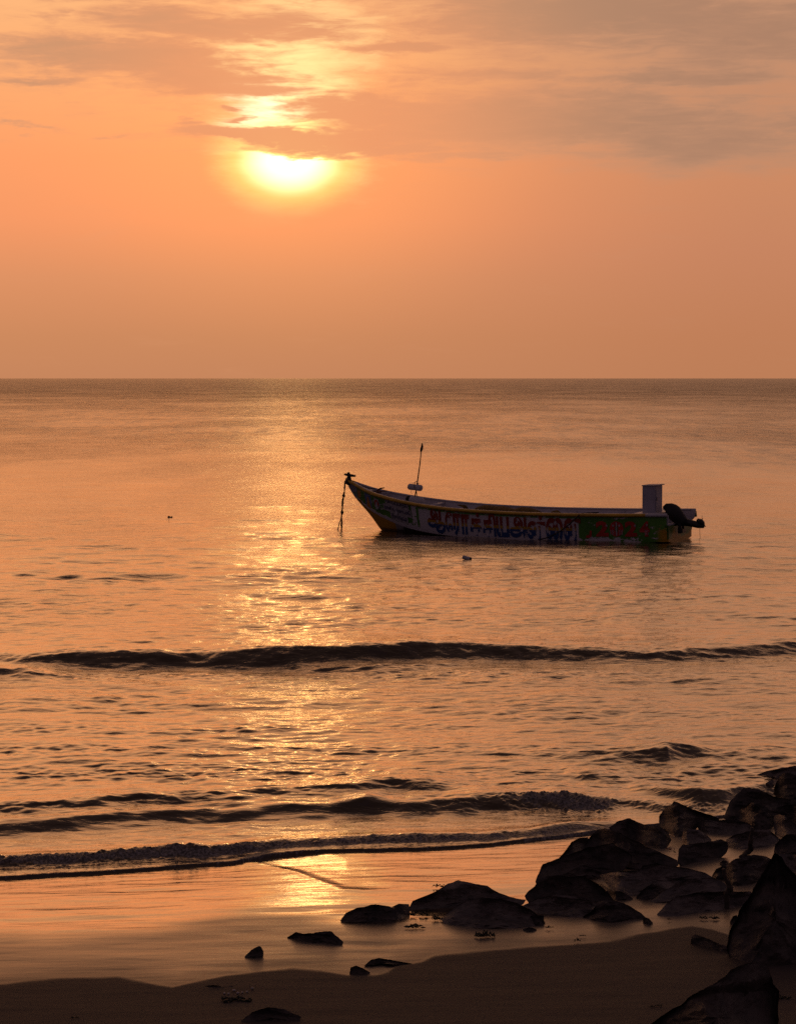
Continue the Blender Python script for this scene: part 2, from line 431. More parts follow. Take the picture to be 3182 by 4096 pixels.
def rock_material(name, a, c, wet=0.35):
    m_, T, b, o = new_mat(name)
    tc = T.new('ShaderNodeTexCoord').outputs['Object']
    n = T.noise(tc, 5.0, 6, 0.65, 0.3); n2 = T.noise(tc, 28.0, 5, 0.7)
    cc = T.mix(T.smooth(n, 0.3, 0.7), (*a, 1), (*c, 1))
    vo = T.new('ShaderNodeTexVoronoi'); T.l.new(tc, vo.inputs['Vector']); vo.inputs['Scale'].default_value = 6.0
    sp = T.smooth(vo.outputs['Distance'], 0.06, 0.04)
    cc = T.mix(T.m('MULTIPLY', sp, T.smooth(n2, 0.55, 0.65)), cc, (0.16, 0.14, 0.12, 1))
    T.put(b.inputs['Base Color'], cc)
    T.put(b.inputs['Roughness'], T.smooth(n2, 0.3, 0.7, wet, wet + 0.3))
    bp = T.new('ShaderNodeBump'); bp.inputs['Strength'].default_value = 0.9; bp.inputs['Distance'].default_value = 0.035
    T.put(bp.inputs['Height'], T.m('ADD', T.m('MULTIPLY', n, 0.6), T.m('MULTIPLY', n2, 0.45))); T.l.new(bp.outputs[0], b.inputs['Normal'])
    return m_
M_water = water_material(); M_sand = sand_material()
M_rock = rock_material('dark_basalt', (0.016, 0.012, 0.010), (0.075, 0.054, 0.042), 0.38)
M_rockw = rock_material('wet_basalt', (0.035, 0.028, 0.025), (0.17, 0.135, 0.115), 0.26)

# ------------------------------------------------------------------ ground sheet
def build_sand():
    u = np.concatenate([np.linspace(-1.6, -0.26, 40)[:-1], np.linspace(-0.26, 0.26, 640), np.linspace(0.26, 1.6, 40)[1:]])
    q = np.linspace(36000 / 11.0, 36000 / 26.0, 620)            # photo rows below the horizon
    Yn = 36000 / q
    Yb = np.linspace(-40, 10.9, 60)
    Yf = np.concatenate([np.linspace(27, 80, 30), np.array([150, 400, 2000, 20000, 45000.])])
    Y = np.concatenate([Yb, Yn, Yf])
    W = np.maximum(Y, 11.0)[:, None] * np.ones_like(u)[None, :]
    X = u[None, :] * W * np.where(np.abs(u) > 0.3, 3.0, 1.0)[None, :]
    YY = Y[:, None] * np.ones_like(u)[None, :]
    Z = sand_z(X, YY)
    Z = np.maximum(Z, -6.0)
    # wetness: mirror film at the water, satin further up, dull damp sand at the bottom
    def wc(pts, s=1.0):
        P_ = [at_sand(a * s, b * s) for a, b in pts]
        xs = np.array([p.x for p in P_]); ys = np.array([p.y for p in P_]); o_ = np.argsort(xs); return xs[o_], ys[o_]
    dry = wc([(-200, 3960), (0, 3935), (246, 3916), (466, 3906), (583, 3929), (687, 3950), (771, 3930), (900, 3904), (1050, 3888), (1169, 3876), (1282, 3883), (1395, 3902), (1501, 3901),
              (1550, 3890), (1590, 3866), (1685, 3848), (1734, 3827), (2050, 3793), (2383, 3770), (2480, 3758), (2683, 3717), (2770, 3707), (2850, 3720), (2930, 3745), (3100, 3800), (3400, 3800)])
    film = wc([(-200, 3740), (0, 3760), (200, 3762), (400, 3745), (600, 3725), (800, 3690), (1000, 3650), (1200, 3660), (1400, 3700), (1700, 3690), (2000, 3680), (2250, 3660), (2420, 3480), (2600, 3330), (2900, 3230), (3400, 3100)])
    dd = YY - np.interp(X, *dry) + 0.05 * fbm(X * 1.7, YY * 3, 3, 31)
    fd = YY - np.interp(X, *film) + 0.25 * fbm(X * 0.8, YY * 3, 3, 41)
    wet = 0.30 * sstep(-0.03, 0.08, dd) + 0.14 * sstep(0.0, 0.7, dd) + 0.55 * sstep(-0.30, 0.75, fd)
    Z = Z - 0.010 * sstep(-0.08, 0.12, dd)
    V = np.stack([X, YY, Z], 2)
    o = grid_mesh('sand', V, len(Y), len(u), M_sand, {'wet': wet})
    tag(o, kind='structure')
build_sand()

# ------------------------------------------------------------------ sea
def build_sea():
    u = np.concatenate([np.linspace(-2.2, -0.235, 60)[:-1], np.linspace(-0.235, 0.235, 900), np.linspace(0.235, 2.2, 60)[1:]])
    q = np.concatenate([np.linspace(530, 60, 1000), np.linspace(60, 0.42, 130)[1:]])
    Y = 9000.0 / q
    X = u[None, :] * Y[:, None]; YY = Y[:, None] * np.ones_like(u)[None, :]
    sp = np.gradient(Y)[:, None]
    E_ = edgeY(X); off = YY - E_
    z = np.zeros_like(X)
    chopR = sstep(0.8, 3.4, X) * sstep(27, 20, YY)
    amp_env = sstep(0.2, 2.4, off) * 0.92 + 0.08
    seed = 60
    for lam, sl_, ax in ((7.0, .008, 1.0), (3.4, .010, 1.2), (1.7, .014, 1.5), (.85, .036, 2.4), (.42, .055, 2.2), (.2, .10, 1.9), (.1, .10, 1.6)):
        w = sstep(1.0, 3.0, lam / sp)
        if w.max() <= 0: continue
        ang = 0.26 * math.sin(seed * 1.7)
        WX = X + 0.5 * lam ** .5 * pn(X * .6 / lam ** .5, YY * .8 / lam ** .5, seed + 5)
        xr = WX * math.cos(ang) + YY * math.sin(ang); yr = YY * math.cos(ang) - WX * math.sin(ang) + 0.35 * lam * pn(X / (lam * 3), YY / (lam * 3), seed + 6)
        n = pn(xr / (lam * ax) + seed, yr / lam * 1.0, seed)
        n = n - 0.25 * np.abs(n) if lam > .5 else n
        pat = (0.55 if lam < .5 else 0.7) + (1.0 if lam < .5 else .6) * sstep(-0.15, 0.45, pn(X / (lam * 9 + 1.5) + seed, YY / (lam * 5 + .8), seed + 1)) if lam < 2 else 1.0
        z += w * n * lam * sl_ * 1.25 * amp_env * (1 + 0.4 * chopR) * pat * (0.8 + (1.2 * sstep(30, 48, YY) if lam < .6 else 0.2 * sstep(30, 48, YY)))
        seed += 3
    foam = np.zeros_like(X)
    def breaker(pts, Lf, Lb, jag=0.0, fo=None, seed=100, wob=0.06, wvar=.30):
        """pts: (photo x/1.875, crest y/1.875, height m, foam 0..1)"""
        nonlocal z, foam
        P_ = [at(a * D, b * D, h * 0.9) for a, b, h, f in pts]
        xs = np.array([p.x for p in P_]); ys = np.array([p.y for p in P_])
        hs = np.array([p[2] for p in pts]); fs = np.array([p[3] for p in pts])
        yc = np.interp(X, xs, ys) + wob * fbm(X * 1.3, X * 0 + seed, 3, seed) + 0.05 * pn(X * 4, X * 0 + seed, seed)
        hh = np.interp(X, xs, hs, left=hs[0] * .6, right=hs[-1] * .6) * (1 + wvar * fbm(X * 1.1 + 9, X * 0 + seed, 3, seed + 7))
        ff = np.interp(X, xs, fs)
        t = YY - yc
        prof = np.where(t > 0, np.exp(-(t / Lb) ** 2), np.exp(-(np.abs(t) / Lf) ** 2))
        z += hh * prof
        # trough in front
        z -= 0.18 * hh * np.exp(-((t + Lf * 2.2) / (Lf * 1.2)) ** 2)
        if jag > 0:
            band = np.exp(-((t + Lf * 0.6) / (Lf * 1.1)) ** 2) * ff
            z += band * jag * (np.abs(fbm(X * 7, YY * 9, 4, seed + 20, 0.65)) * 1.5 - 0.25)
            foam = np.maximum(foam, band * (0.55 + 0.6 * sstep(-.3, .3, fbm(X * 1.7, YY * 2.5, 3, seed + 41))))
        else:
            # ripples riding on the face
            band = np.exp(-((t + Lf * 0.3) / (Lf * 1.6)) ** 2)
            z += np.exp(-((t + 1.0) / 0.7) ** 2) * np.clip(hh, 0, 1) * 0.045 * fbm(X * 2.4, YY * 7.0, 3, seed + 31, .6)
            z += band * 0.022 * fbm(X * 1.9, YY * 4.5, 4, seed + 20, .6)
    breaker([(-100, 1425, .05, 0), (0, 1424, .10, 0), (70, 1428, .10, 0), (130, 1434, .03, 0), (180, 1440, .0, 0), (1697, 1440, .0, 0)], .35, 1.0, seed=90)
    breaker([(-100, 1400, .05, 0), (20, 1398, .09, 0), (80, 1396, .14, 0), (200, 1390, .18, 0), (330, 1392, .17, 0), (420, 1390, .16, 0), (520, 1387, .20, 0), (640, 1382, .23, 0), (780, 1379, .24, 0),
             (900, 1374, .24, 0), (1000, 1377, .20, 0), (1150, 1382, .16, 0), (1270, 1387, .12, 0), (1400, 1390, .11, 0), (1550, 1381, .13, 0), (1697, 1369, .15, 0), (1850, 1362, .1, 0)], .36, 1.8, seed=104, wvar=.12)
    breaker([(560, 1405, 0, 0), (650, 1418, .05, .0), (800, 1420, .07, .0), (950, 1412, .05, .0), (1050, 1405, .0, 0)], .25, .5, seed=109)
    breaker([(1100, 1600, 0, 0), (1290, 1604, .05, 0), (1350, 1600, .07, 0), (1420, 1588, .14, 0), (1450, 1592, .08, 0), (1520, 1600, 0, 0), (1700, 1600, 0, 0)], .25, .45, seed=111)
    breaker([(-100, 1730, .03, 0), (0, 1722, .05, 0), (300, 1698, .055, 0), (500, 1692, .05, 0), (720, 1682, .06, 0), (830, 1664, .10, 0), (940, 1670, .07, 0), (1020, 1680, 0, 0), (1697, 1680, 0, 0)], .20, .7, seed=113)
    breaker([(1200, 1650, 0, 0), (1240, 1650, .04, 0), (1275, 1648, .06, 0), (1320, 1652, .03, 0), (1360, 1655, 0, 0)], .25, .45, seed=151)
    breaker([(1340, 1684, 0, 0), (1400, 1684, .06, 0), (1440, 1690, .07, 0), (1490, 1688, .12, .2), (1540, 1690, .09, .2), (1590, 1680, .10, .3), (1700, 1670, .06, .3)], .2, .4, jag=.03, seed=115)
    breaker([(-100, 1768, .04, 0), (0, 1758, .055, 0), (200, 1739, .06, 0), (400, 1727, .06, 0), (600, 1720, .06, 0), (700, 1712, .08, 0), (780, 1703, .11, 0), (860, 1708, .08, 0), (950, 1705, .08, .1), (1050, 1694, .10, .2), (1130, 1689, .11, .7),
             (1200, 1692, .105, 1), (1270, 1700, .08, .8), (1330, 1700, .05, .2), (1400, 1712, .05, .3), (1550, 1716, .05, .5), (1697, 1720, .03, 0)], .20, .8, jag=.05, seed=120)
    breaker([(-100, 1838, .045, 1), (0, 1829, .05, 1), (100, 1824, .06, 1), (200, 1819, .06, 1), (330, 1809, .06, 1), (390, 1803, .09, 1), (420, 1801, .10, 1), (450, 1807, .07, 1), (600, 1792, .055, 1), (800, 1782, .055, 1), (1000, 1780, .05, 1),
             (1130, 1768, .07, 1), (1190, 1756, .09, 1), (1230, 1748, .11, 1), (1300, 1750, .09, 1), (1370, 1755, .06, .8), (1500, 1750, .05, .5), (1697, 1740, .03, .2)], .11, .26, jag=.030, seed=130, wob=.03)
    breaker([(1000, 1790, 0, 0), (1100, 1783, .02, .6), (1180, 1772, .05, 1), (1260, 1768, .05, 1), (1340, 1768, .05, 1), (1420, 1760, .03, .6), (1550, 1750, 0, .3)], .14, .2, jag=.04, seed=137, wob=.04)
    # swash sheet: thin film over the sand ending in a small lip of foam
    S = sand_z(X, YY)
    e2 = off + 0.05 * fbm(X * 1.5, X * 0 + 3, 3, 77) + 0.015 * pn(X * 9, X * 0, 78)
    film = S + 0.006 + 0.02 * sstep(0, 1.5, e2)
    z = z * sstep(-0.02, 0.6, e2)
    zz = 0.5 * (film + np.sqrt(film ** 2 + 0.012 ** 2)) + z
    lip = np.exp(-((e2 - 0.022) / 0.020) ** 2)
    lipf = np.interp(X, *(lambda c: (c[0], [.6, .8, .6, .7, 1, 1.3, 1.0, .6, .6, .6, .8, 1]))(curve([(-120, 1884), (0, 1873), (200, 1863), (400, 1848), (500, 1842), (545, 1830), (600, 1818), (700, 1815), (900, 1812), (1050, 1803), (1150, 1790), (1250, 1780)], 0, D)))
    zz = zz + lip * lipf * (0.005 + 0.012 * np.abs(fbm(X * 12, YY * 12, 3, 79)))
    foam = np.maximum(foam, lip * 0.9 * np.clip(lipf, 0, 1))
    bump_l = np.exp(-((e2 - 0.12) / 0.12) ** 2) * np.clip(lipf - 0.95, 0, 1) * 3
    foam = np.maximum(foam, np.clip(bump_l, 0, .8))
    # patches of thin foam between the lines on the right
    foam = np.maximum(foam, 0.42 * chopR * sstep(0.0, 0.25, fbm(X * 1.2, YY * 2.0, 4, 88)))
    z = np.where(e2 > 0.0, zz, S - 0.03 - 0.15 * np.clip(-e2, 0, 1))
    V = np.stack([X, YY, z], 2)
    o = grid_mesh('sea', V, len(Y), len(u), M_water, {'foam': foam})
    tag(o, kind='structure')
build_sea()

# ------------------------------------------------------------------ rocks
def z4(x, y): return (2050 + x * .6671, 3000 + y * .6671)
def z3(x, y): return (2100 + x * .3536, 3050 + y * .3536)
def zr(x, y): return (2600 + x * .34296, 3000 + y * .34296)
def z5(x, y): return (900 + x * .70713, 3300 + y * .70713)
def zb(x, y): return (2550 + x * .37242, 3500 + y * .37242)
def resample(poly, step):
    out = []
    n = len(poly)
    for i in range(n):
        a, b = np.array(poly[i]), np.array(poly[(i + 1) % n])
        k = max(1, int(math.ceil(np.linalg.norm(b - a) / step)))
        for j in range(k): out.append(a + (b - a) * j / k)
    return np.array(out)
def rock(cv, pts, label, thick=0.8, mat=None, name='rock', cat='rock', seed=0, ncut=22, dist=None, rough=1.0, lean=0.75, group='dark boulders at the edge of the beach'):
    """A solid boulder: a closed body whose cross-section square to the camera is the traced outline,
    with its own distance, thickness, flat broken facets and a rough surface."""
    P_ = [cv(*p) for p in pts]
    cx = sum(p[0] for p in P_) / len(P_); yb = max(p[1] for p in P_)
    g = at_sand(cx, yb - 2)
    if g.z <= 0.0: g = at(cx, yb - 2, 0.0)
    w_px = max(p[0] for p in P_) - min(p[0] for p in P_); h_px = yb - min(p[1] for p in P_)
    mpp = g.y / FPX
    T_ = thick * 0.5 * max(h_px, 0.38 * w_px) * mpp * 1.15
    ymid = (min(p[1] for p in P_) + yb) / 2
    ctr = at_dist(cx, ymid, dist if dist else g.y)
    vd = ray(cx, ymid).normalized()      # away from the camera
    rt = Vector((1, 0, 0)); rt = (rt - vd * rt.dot(vd)).normalized(); up = rt.cross(vd)
    o_ = Vector((0, 0, H))
    def inplane(p):
        d = ray(*p); k = (ctr - o_).dot(vd) / d.dot(vd); q = o_ + d * k - ctr
        return (q.dot(rt), q.dot(up))
    size = max(w_px, h_px) * mpp
    PX = resample([tuple(p) for p in P_], size / mpp / 34)
    # contact line with the ground: for columns of the outline, where does its lower edge meet the sand or water
    cols = np.linspace(PX[:, 0].min(), PX[:, 0].max(), 13); ga = []; gx = []
    for c_x in cols:
        m_ = np.abs(PX[:, 0] - c_x) < (cols[1] - cols[0]) * 0.8
        yl = PX[m_, 1].max() if m_.any() else yb
        gp = at_sand(c_x, yl)
        if dist: gp = at_dist(c_x, yl, dist)
        dd_ = (gp - o_).length; pl_ = inplane((c_x, yl)); pp = ctr + rt * pl_[0] + up * pl_[1]
        ga.append(dd_ - (pp - o_).length); gx.append(pl_[0])
    ga = np.array(ga); ga = np.minimum(ga, ga.min() + 2.2 * T_ + 0.1)
    ga = np.convolve(np.pad(ga, 1, mode='edge'), [.25, .5, .25], 'valid')
    Q = np.array([inplane(p) for p in PX])
    low = Q[:, 1] < np.interp(Q[:, 0], sorted([Q[:, 0].min(), Q[:, 0].max()]), [Q[Q[:, 0].argmin(), 1], Q[Q[:, 0].argmax(), 1]])
    Q[low, 1] -= 0.015
    c0 = Q.mean(0)
    n = len(Q)
    rs = np.random.RandomState(seed + 11)
    # small irregularities of the outline
    ph = np.cumsum(np.linalg.norm(np.roll(Q, -1, 0) - Q, axis=1))
    rad = Q - c0; rl = np.linalg.norm(rad, axis=1, keepdims=True)
    jit = fbm(ph / size * 7 + seed * 3.1, ph * 0 + seed, 4, seed % 50, .6)[:, None] * size * 0.016 * rough
    Q = c0 + rad * (1 + jit / np.maximum(rl, 1e-4))
    rings = 15
    V = []; lay = []
    prof = [math.sin(k / rings * math.pi / 2) for k in range(rings + 1)]
    for side in (-1, 1):
        for k in range(rings + (0 if side == 1 else 1)):
            r = prof[k]
            if k == 0:
                V.append((c0[0], c0[1], side * T_)); lay.append((side, 0)); continue
            dep = side * T_ * (1 - r ** 2.4) ** 0.62
            for q in Q:
                p = c0 + (q - c0) * r
                V.append((p[0], p[1], dep)); lay.append((side, k))
    V = np.array(V); F = []
    # indices: side -1 : centre 0, rings 1..rings ; side +1 : centre, rings 1..rings-1
    def idx(side, k, j):
        j %= n
        if k == 0: return 0 if side == -1 else 1 + rings * n
        if side == -1 or k == rings: return 1 + (k - 1) * n + j
        return 1 + rings * n + 1 + (k - 1) * n + j
    for side in (-1, 1):
        for j in range(n):
            F.append((idx(side, 0, 0), idx(side, 1, j), idx(side, 1, j + 1)))
        for k in range(1, rings):
            for j in range(n):
                F.append((idx(side, k, j), idx(side, k + 1, j), idx(side, k + 1, j + 1), idx(side, k, j + 1)))
    C0 = np.array([c0[0], c0[1], 0.0])
    W = V - C0
    ext = np.array([np.abs(W[:, 0]).max(), np.abs(W[:, 1]).max(), T_])
    for ic in range(ncut):
        a = rs.rand() * 2 * math.pi
        nn = np.array([math.cos(a) * 0.8, math.sin(a) * 0.8 + 0.15, (-1 if rs.rand() < .65 else 1) * (0.5 + rs.rand() * 0.9)]) / ext
        if ic < 3:      # broad upper faces tipped up to the sky
            nn = np.array([(rs.rand() - .5) * 1.1, 0.75, -0.55]) / ext
        nl = np.linalg.norm(nn)
        nn = nn / nl
        sup = (W @ nn).max(); lim = sup * ((0.45 if ic < 3 else 0.52) + 0.34 * rs.rand())
        # only depth is cut, so the outline survives
        over = W @ nn - lim; m_ = over > 0
        if abs(nn[2]) > 0.12:
            dz = over / nn[2]
            nz = W[:, 2] - dz
            ok_ = m_ & (np.sign(W[:, 2]) == np.sign(nn[2]))
            nz = np.where(np.sign(nz) == np.sign(W[:, 2]), nz, W[:, 2] * 0.15)
            W[ok_, 2] = nz[ok_]
    # tilt the front: the top leans back so that the upper faces catch the sky
    W[:, 2] += lean * (W[:, 1] - W[:, 1].min()) * np.where(W[:, 2] < 0, 1, 0.5) * np.clip(1 - np.abs(W[:, 1]) / ext[1] * 0.2, 0, 1) * 0.6
    fs = 3.2 / size
    dn = fbm(W[:, 0] * fs + seed, W[:, 1] * fs * 1.3 + W[:, 2] * fs, 5, seed % 40, .58)
    edge = 1.0 - np.array([prof[k] for s_, k in lay]) ** 6
    W[:, 2] += np.sign(W[:, 2] + 1e-9) * dn * size * 0.075 * rough * edge
    me_v = []
    base = Vector((ctr.x, ctr.y, 0))
    for p in W + C0:
        q0_ = ctr + rt * float(p[0]) + up * float(p[1])
        rdir = (q0_ - o_).normalized()
        q = q0_ + rdir * (float(np.interp(p[0], gx, ga)) + 0.10 * T_ + float(p[2]))
        me_v.append(q - base)
    o = pymesh(name, me_v, F, mat or M_rock, None, smooth=True)
    o.location = base
    me = o.data
    # crisp broken edges, soft faces
    bm = bmesh.new(); bm.from_mesh(me)
    for e in bm.edges:
        if len(e.link_faces) == 2 and e.calc_face_angle(0) > R(24): e.smooth = False
    bm.to_mesh(me); bm.free()
    tag(o, label, cat, group)
    return o

RK = [
 (zr, [(1235,290),(1350,245),(1500,215),(1620,190),(1700,182),(1860,190),(1900,300),(1600,345),(1480,325),(1350,303)], 'low flat rock pointing left into the water, farthest rock at the right edge', .9, 'W'),
 (zr, [(1425,505),(1455,400),(1500,310),(1550,262),(1620,268),(1740,305),(1850,420),(1850,600),(1600,600),(1480,540)], 'upright blocky boulder at the right edge just in front of the farthest flat rock', .9, 'D'),
 (zr, [(1100,440),(1200,410),(1320,400),(1400,350),(1475,345),(1500,450),(1420,540),(1200,510)], 'low wave-washed rock tucked left of the upright blocky boulder', .8, 'W'),
 (zr, [(850,800),(870,720),(930,600),(1000,520),(1080,445),(1150,435),(1260,470),(1400,520),(1500,560),(1850,590),(1850,720),(1500,765),(1300,815),(1000,820)], 'long high ridge-shaped boulder with a pale upper edge running off the right side', .8, 'D'),
 (zr, [(985,800),(1000,720),(1080,670),(1180,610),(1270,615),(1350,670),(1420,740),(1442,800),(1430,880),(1360,930),(1200,925),(1050,860)], 'rounded black boulder in front of the long ridge-shaped boulder', .9, 'D'),
 (zr, [(1390,705),(1480,670),(1600,635),(1720,640),(1850,800),(1800,900),(1560,810),(1450,745)], 'tilted dark rock at the right edge behind the pale-topped one', .8, 'D'),
 (zr, [(1425,850),(1440,770),(1500,750),(1560,765),(1640,840),(1740,900),(1850,1010),(1560,1015),(1450,960)], 'pale-topped rock right of the rounded black boulder', .8, 'W'),
 (zr, [(95,800),(100,770),(150,700),(235,640),(270,600),(310,605),(400,650),(470,685),(560,715),(680,750),(800,800),(780,835),(560,870),(500,930),(330,1010),(150,930),(105,890)], 'big angular boulder standing in the shallows, peaked at its left end', .8, 'D'),
 (zr, [(540,880),(570,830),(650,812),(1000,815),(1130,850),(1210,905),(1150,955),(950,985),(700,975),(560,935)], 'flat rough rock slab joining the peaked boulder and the rounded black one', .9, 'W'),
 (zr, [(365,1010),(380,940),(450,915),(560,930),(640,980),(710,1045),(600,1095),(420,1115),(370,1080)], 'small wet rock just left of the bright little pool', .9, 'W'),
 (zr, [(875,1050),(980,990),(1170,940),(1300,925),(1380,930),(1450,990),(1510,1040),(1450,1105),(1200,1135),(1000,1145),(900,1105)], 'low wet shiny rock with pale flecks right of the bright little pool', .9, 'W'),
 (zr, [(315,1295),(330,1150),(370,1110),(560,1085),(740,1060),(820,1040),(890,1070),(905,1130),(880,1190),(800,1250),(650,1285),(450,1315),(350,1345)], 'brick-shaped block of rock lying on the sand with a flat lit top', .9, 'D'),
 (zr, [(1435,1190),(1450,1110),(1500,1050),(1580,985),(1650,980),(1850,1010),(1850,1220),(1600,1225),(1480,1220)], 'black boulder at the right edge above the pyramid-shaped one', .9, 'D'),
 (zr, [(1500,1215),(1700,1205),(1850,1230),(1850,1560),(1690,1480),(1530,1270)], 'dull brown rock peeping out behind the right flank of the pyramid-shaped boulder', .7, 'W'),
 (zr, [(860,1430),(900,1330),(960,1280),(1100,1240),(1200,1222),(1350,1240),(1420,1285),(1400,1400),(1300,1510),(1150,1550),(980,1572),(900,1520)], 'rounded brown-topped boulder left of the pyramid-shaped boulder, with mossy edge', .9, 'D'),
 (zr, [(715,1465),(760,1390),(840,1350),(900,1360),(910,1500),(780,1505)], 'small round rock leaning on the left side of the brown-topped boulder', .9, 'D'),
 (zr, [(805,1315),(850,1285),(910,1300),(885,1340),(830,1340)], 'tiny dark stone on the sand behind the brown-topped boulder', 1.0, 'D'),
 (z3, [(370,1090),(450,1000),(520,900),(600,855),(700,845),(760,900),(720,1030),(500,1110)], 'dark rounded rock at the back left of the central rock pile', .9, 'D'),
 (z4, [(420,605),(450,540),(500,480),(550,468),(620,490),(700,530),(800,580),(900,620),(980,660),(992,692),(900,705),(760,710),(600,690)], 'broad roof-shaped boulder forming the top of the central rock pile, with a light ridge line', .8, 'D'),
 (z4, [(575,465),(620,430),(680,412),(700,408),(740,430),(800,450),(880,460),(930,490),(948,540),(910,592),(800,575),(700,530)], 'knobbly dark boulder behind the roof-shaped one, next to the surf', .9, 'D'),
 (z3, [(105,1350),(160,1230),(200,1150),(300,1110),(500,1040),(700,960),(850,940),(980,910),(1040,950),(1150,1010),(1210,1060),(1110,1205),(900,1255),(600,1295),(300,1315),(150,1380)], 'long sloping boulder reaching over the wet sand, left side of the central pile', .8, 'D'),
 (z3, [(590,1275),(640,1210),(750,1200),(850,1240),(865,1275),(700,1295)], 'small domed rock wedged under the long sloping boulder', 1.0, 'D'),
 (z3, [(-5,1510),(60,1430),(150,1350),(240,1290),(350,1280),(650,1290),(760,1340),(860,1400),(940,1480),(1010,1565),(850,1585),(600,1535),(300,1560),(60,1600)], 'arched slab with a shadowed hollow in front, below the long sloping boulder', .8, 'D'),
 (z4, [(520,748),(620,730),(760,720),(780,695),(840,682),(920,690),(1050,710),(1150,735),(1205,768),(1100,810),(950,840),(700,868),(600,845)], 'wide grey stepped slab in the middle of the central rock pile', .8, 'W'),
 (z4, [(738,883),(780,835),(830,803),(880,815),(918,842),(850,884),(780,894)], 'small pointed rock below the grey stepped slab', .9, 'D'),
 (z4, [(560,842),(640,845),(700,875),(718,892),(620,897)], 'thin low rock trailing right from the arched slab', .9, 'D'),
 (z4, [(825,907),(900,850),(980,800),(1080,770),(1200,765),(1270,800),(1292,832),(1250,865),(1100,875),(980,895),(900,909)], 'smooth wedge-shaped rock rising to the right behind the leaning branch', .8, 'W'),
 (z4, [(862,985),(920,920),(980,880),(1100,855),(1260,848),(1420,848),(1445,870),(1390,935),(1300,955),(1100,970),(950,993)], 'flat whale-backed rock lying on the sand beside the pyramid-shaped boulder', .8, 'W'),
 (z4, [(55,935),(150,890),(260,865),(380,880),(500,905),(565,930),(480,988),(400,998),(250,988),(100,975)], 'flat wet glistening rock at the foot of the central rock pile', .8, 'W'),
 (z4, [(420,998),(480,960),(510,910),(560,900),(640,910),(700,935),(770,980),(800,1010),(740,1012),(640,1015),(600,1030),(500,1015)], 'dark hump-shaped rock beside the flat wet glistening one', .9, 'D'),
 (z4, [(778,1030),(785,1000),(815,1010),(838,1035),(815,1044)], 'tiny stone at the right tip of the dark hump-shaped rock', 1.0, 'D'),
 (z5, [(1035,475),(1060,430),(1130,400),(1200,370),(1260,330),(1320,317),(1400,325),(1480,345),(1550,385),(1600,405),(1700,425),(1660,455),(1500,475),(1300,462),(1150,470)], 'low craggy rock with uneven top, behind the overlapping spreading rock', .8, 'W'),
 (z5, [(1222,535),(1290,470),(1360,430),(1450,410),(1560,420),(1650,440),(1720,475),(1810,550),(1700,575),(1450,578),(1300,567),(1250,550)], 'low spreading rock overlapping the front of the craggy one', .8, 'W'),
 (z4, [(104,1040),(105,995),(130,990),(185,992),(188,1042),(140,1048)], 'small cube-shaped stone on the sand right of the spreading rock', 1.0, 'D'),
 (z4, [(58,1074),(100,1062),(142,1074),(120,1082),(80,1082)], 'flat pebble just left of the cube-shaped stone', 1.0, 'D'),
 (z5, [(650,542),(680,500),(740,470),(850,448),(930,460),(965,480),(975,525),(940,543)], 'smooth oval rock half buried in wet sand below the brightest glare', .8, 'D'),
 (z5, [(930,470),(980,445),(1040,448),(1045,500),(1000,524),(955,530)], 'wet block touching the right end of the smooth oval rock', .9, 'W'),
 (z5, [(352,634),(400,605),(440,615),(500,610),(560,600),(600,602),(640,635),(670,662),(655,674),(560,660),(450,660),(400,642)], 'long low stone shaped like a seal in the middle of the wet sand', .9, 'D'),
 (z5, [(110,744),(150,705),(190,684),(205,690),(218,715),(216,742),(160,746)], 'small pointed triangular stone standing alone at the left of the stones on the wet sand', 1.0, 'D'),
 (z5, [(703,840),(710,805),(740,795),(780,810),(820,834),(790,844)], 'small rounded stone sunk at the edge of the dry sand', 1.0, 'D'),
 (z5, [(783,797),(830,760),(870,752),(950,765),(1058,784),(950,790),(870,784)], 'thin buried ledge of rock just behind the small rounded stone', 1.2, 'D'),
 (z5, [(85,1115),(150,1060),(240,1030),(330,1040),(430,1085),(410,1110),(250,1110),(150,1118)], 'half-buried rough rock at the bottom edge, left of centre', .9, 'D'),
 (z4, [(1285,1215),(1280,1180),(1300,1080),(1340,1000),(1400,900),(1470,780),(1530,680),(1565,618),(1610,640),(1640,690),(1700,760),(1800,860),(1850,1260),(1600,1300),(1450,1290),(1330,1265)], 'huge black pyramid-shaped boulder at the right edge with small white specks', .8, 'D'),
 (zb, [(982,505),(1020,440),(1060,430),(1080,560),(1000,565)], 'small dark stone against the left foot of the pyramid-shaped boulder', .9, 'D'),
 (z4, [(740,1720),(790,1672),(880,1600),(1000,1530),(1100,1450),(1180,1415),(1270,1360),(1310,1310),(1400,1280),(1480,1270),(1520,1290),(1540,1330),(1560,1400),(1590,1450),(1592,1600),(1560,1740),(1200,1900)], 'black wedge-shaped boulder nearest the camera in the bottom right corner', .75, 'D'),
 (z4, [(1066,1167),(1070,1120),(1090,1105),(1150,1125),(1220,1155),(1290,1180),(1310,1218),(1240,1208),(1150,1188)], 'log-shaped rock lying left of the foot of the pyramid-shaped boulder', .9, 'D'),
 (z5, [(-125,912),(-70,905),(-20,910),(45,908),(30,918),(-60,922)], 'thin flat stone on the dry sand at lower left', 1.3, 'D'),
]
for i, (cv, pts, label, th, k) in enumerate(RK):
    big = 'pyramid-shaped boulder at' in label or 'wedge-shaped boulder nearest' in label
    rock(cv, pts, label, th, M_rock if k == 'D' else M_rockw, seed=i * 5 + 2, lean=.75 if big else (1.5 if k == 'D' else 2.8))

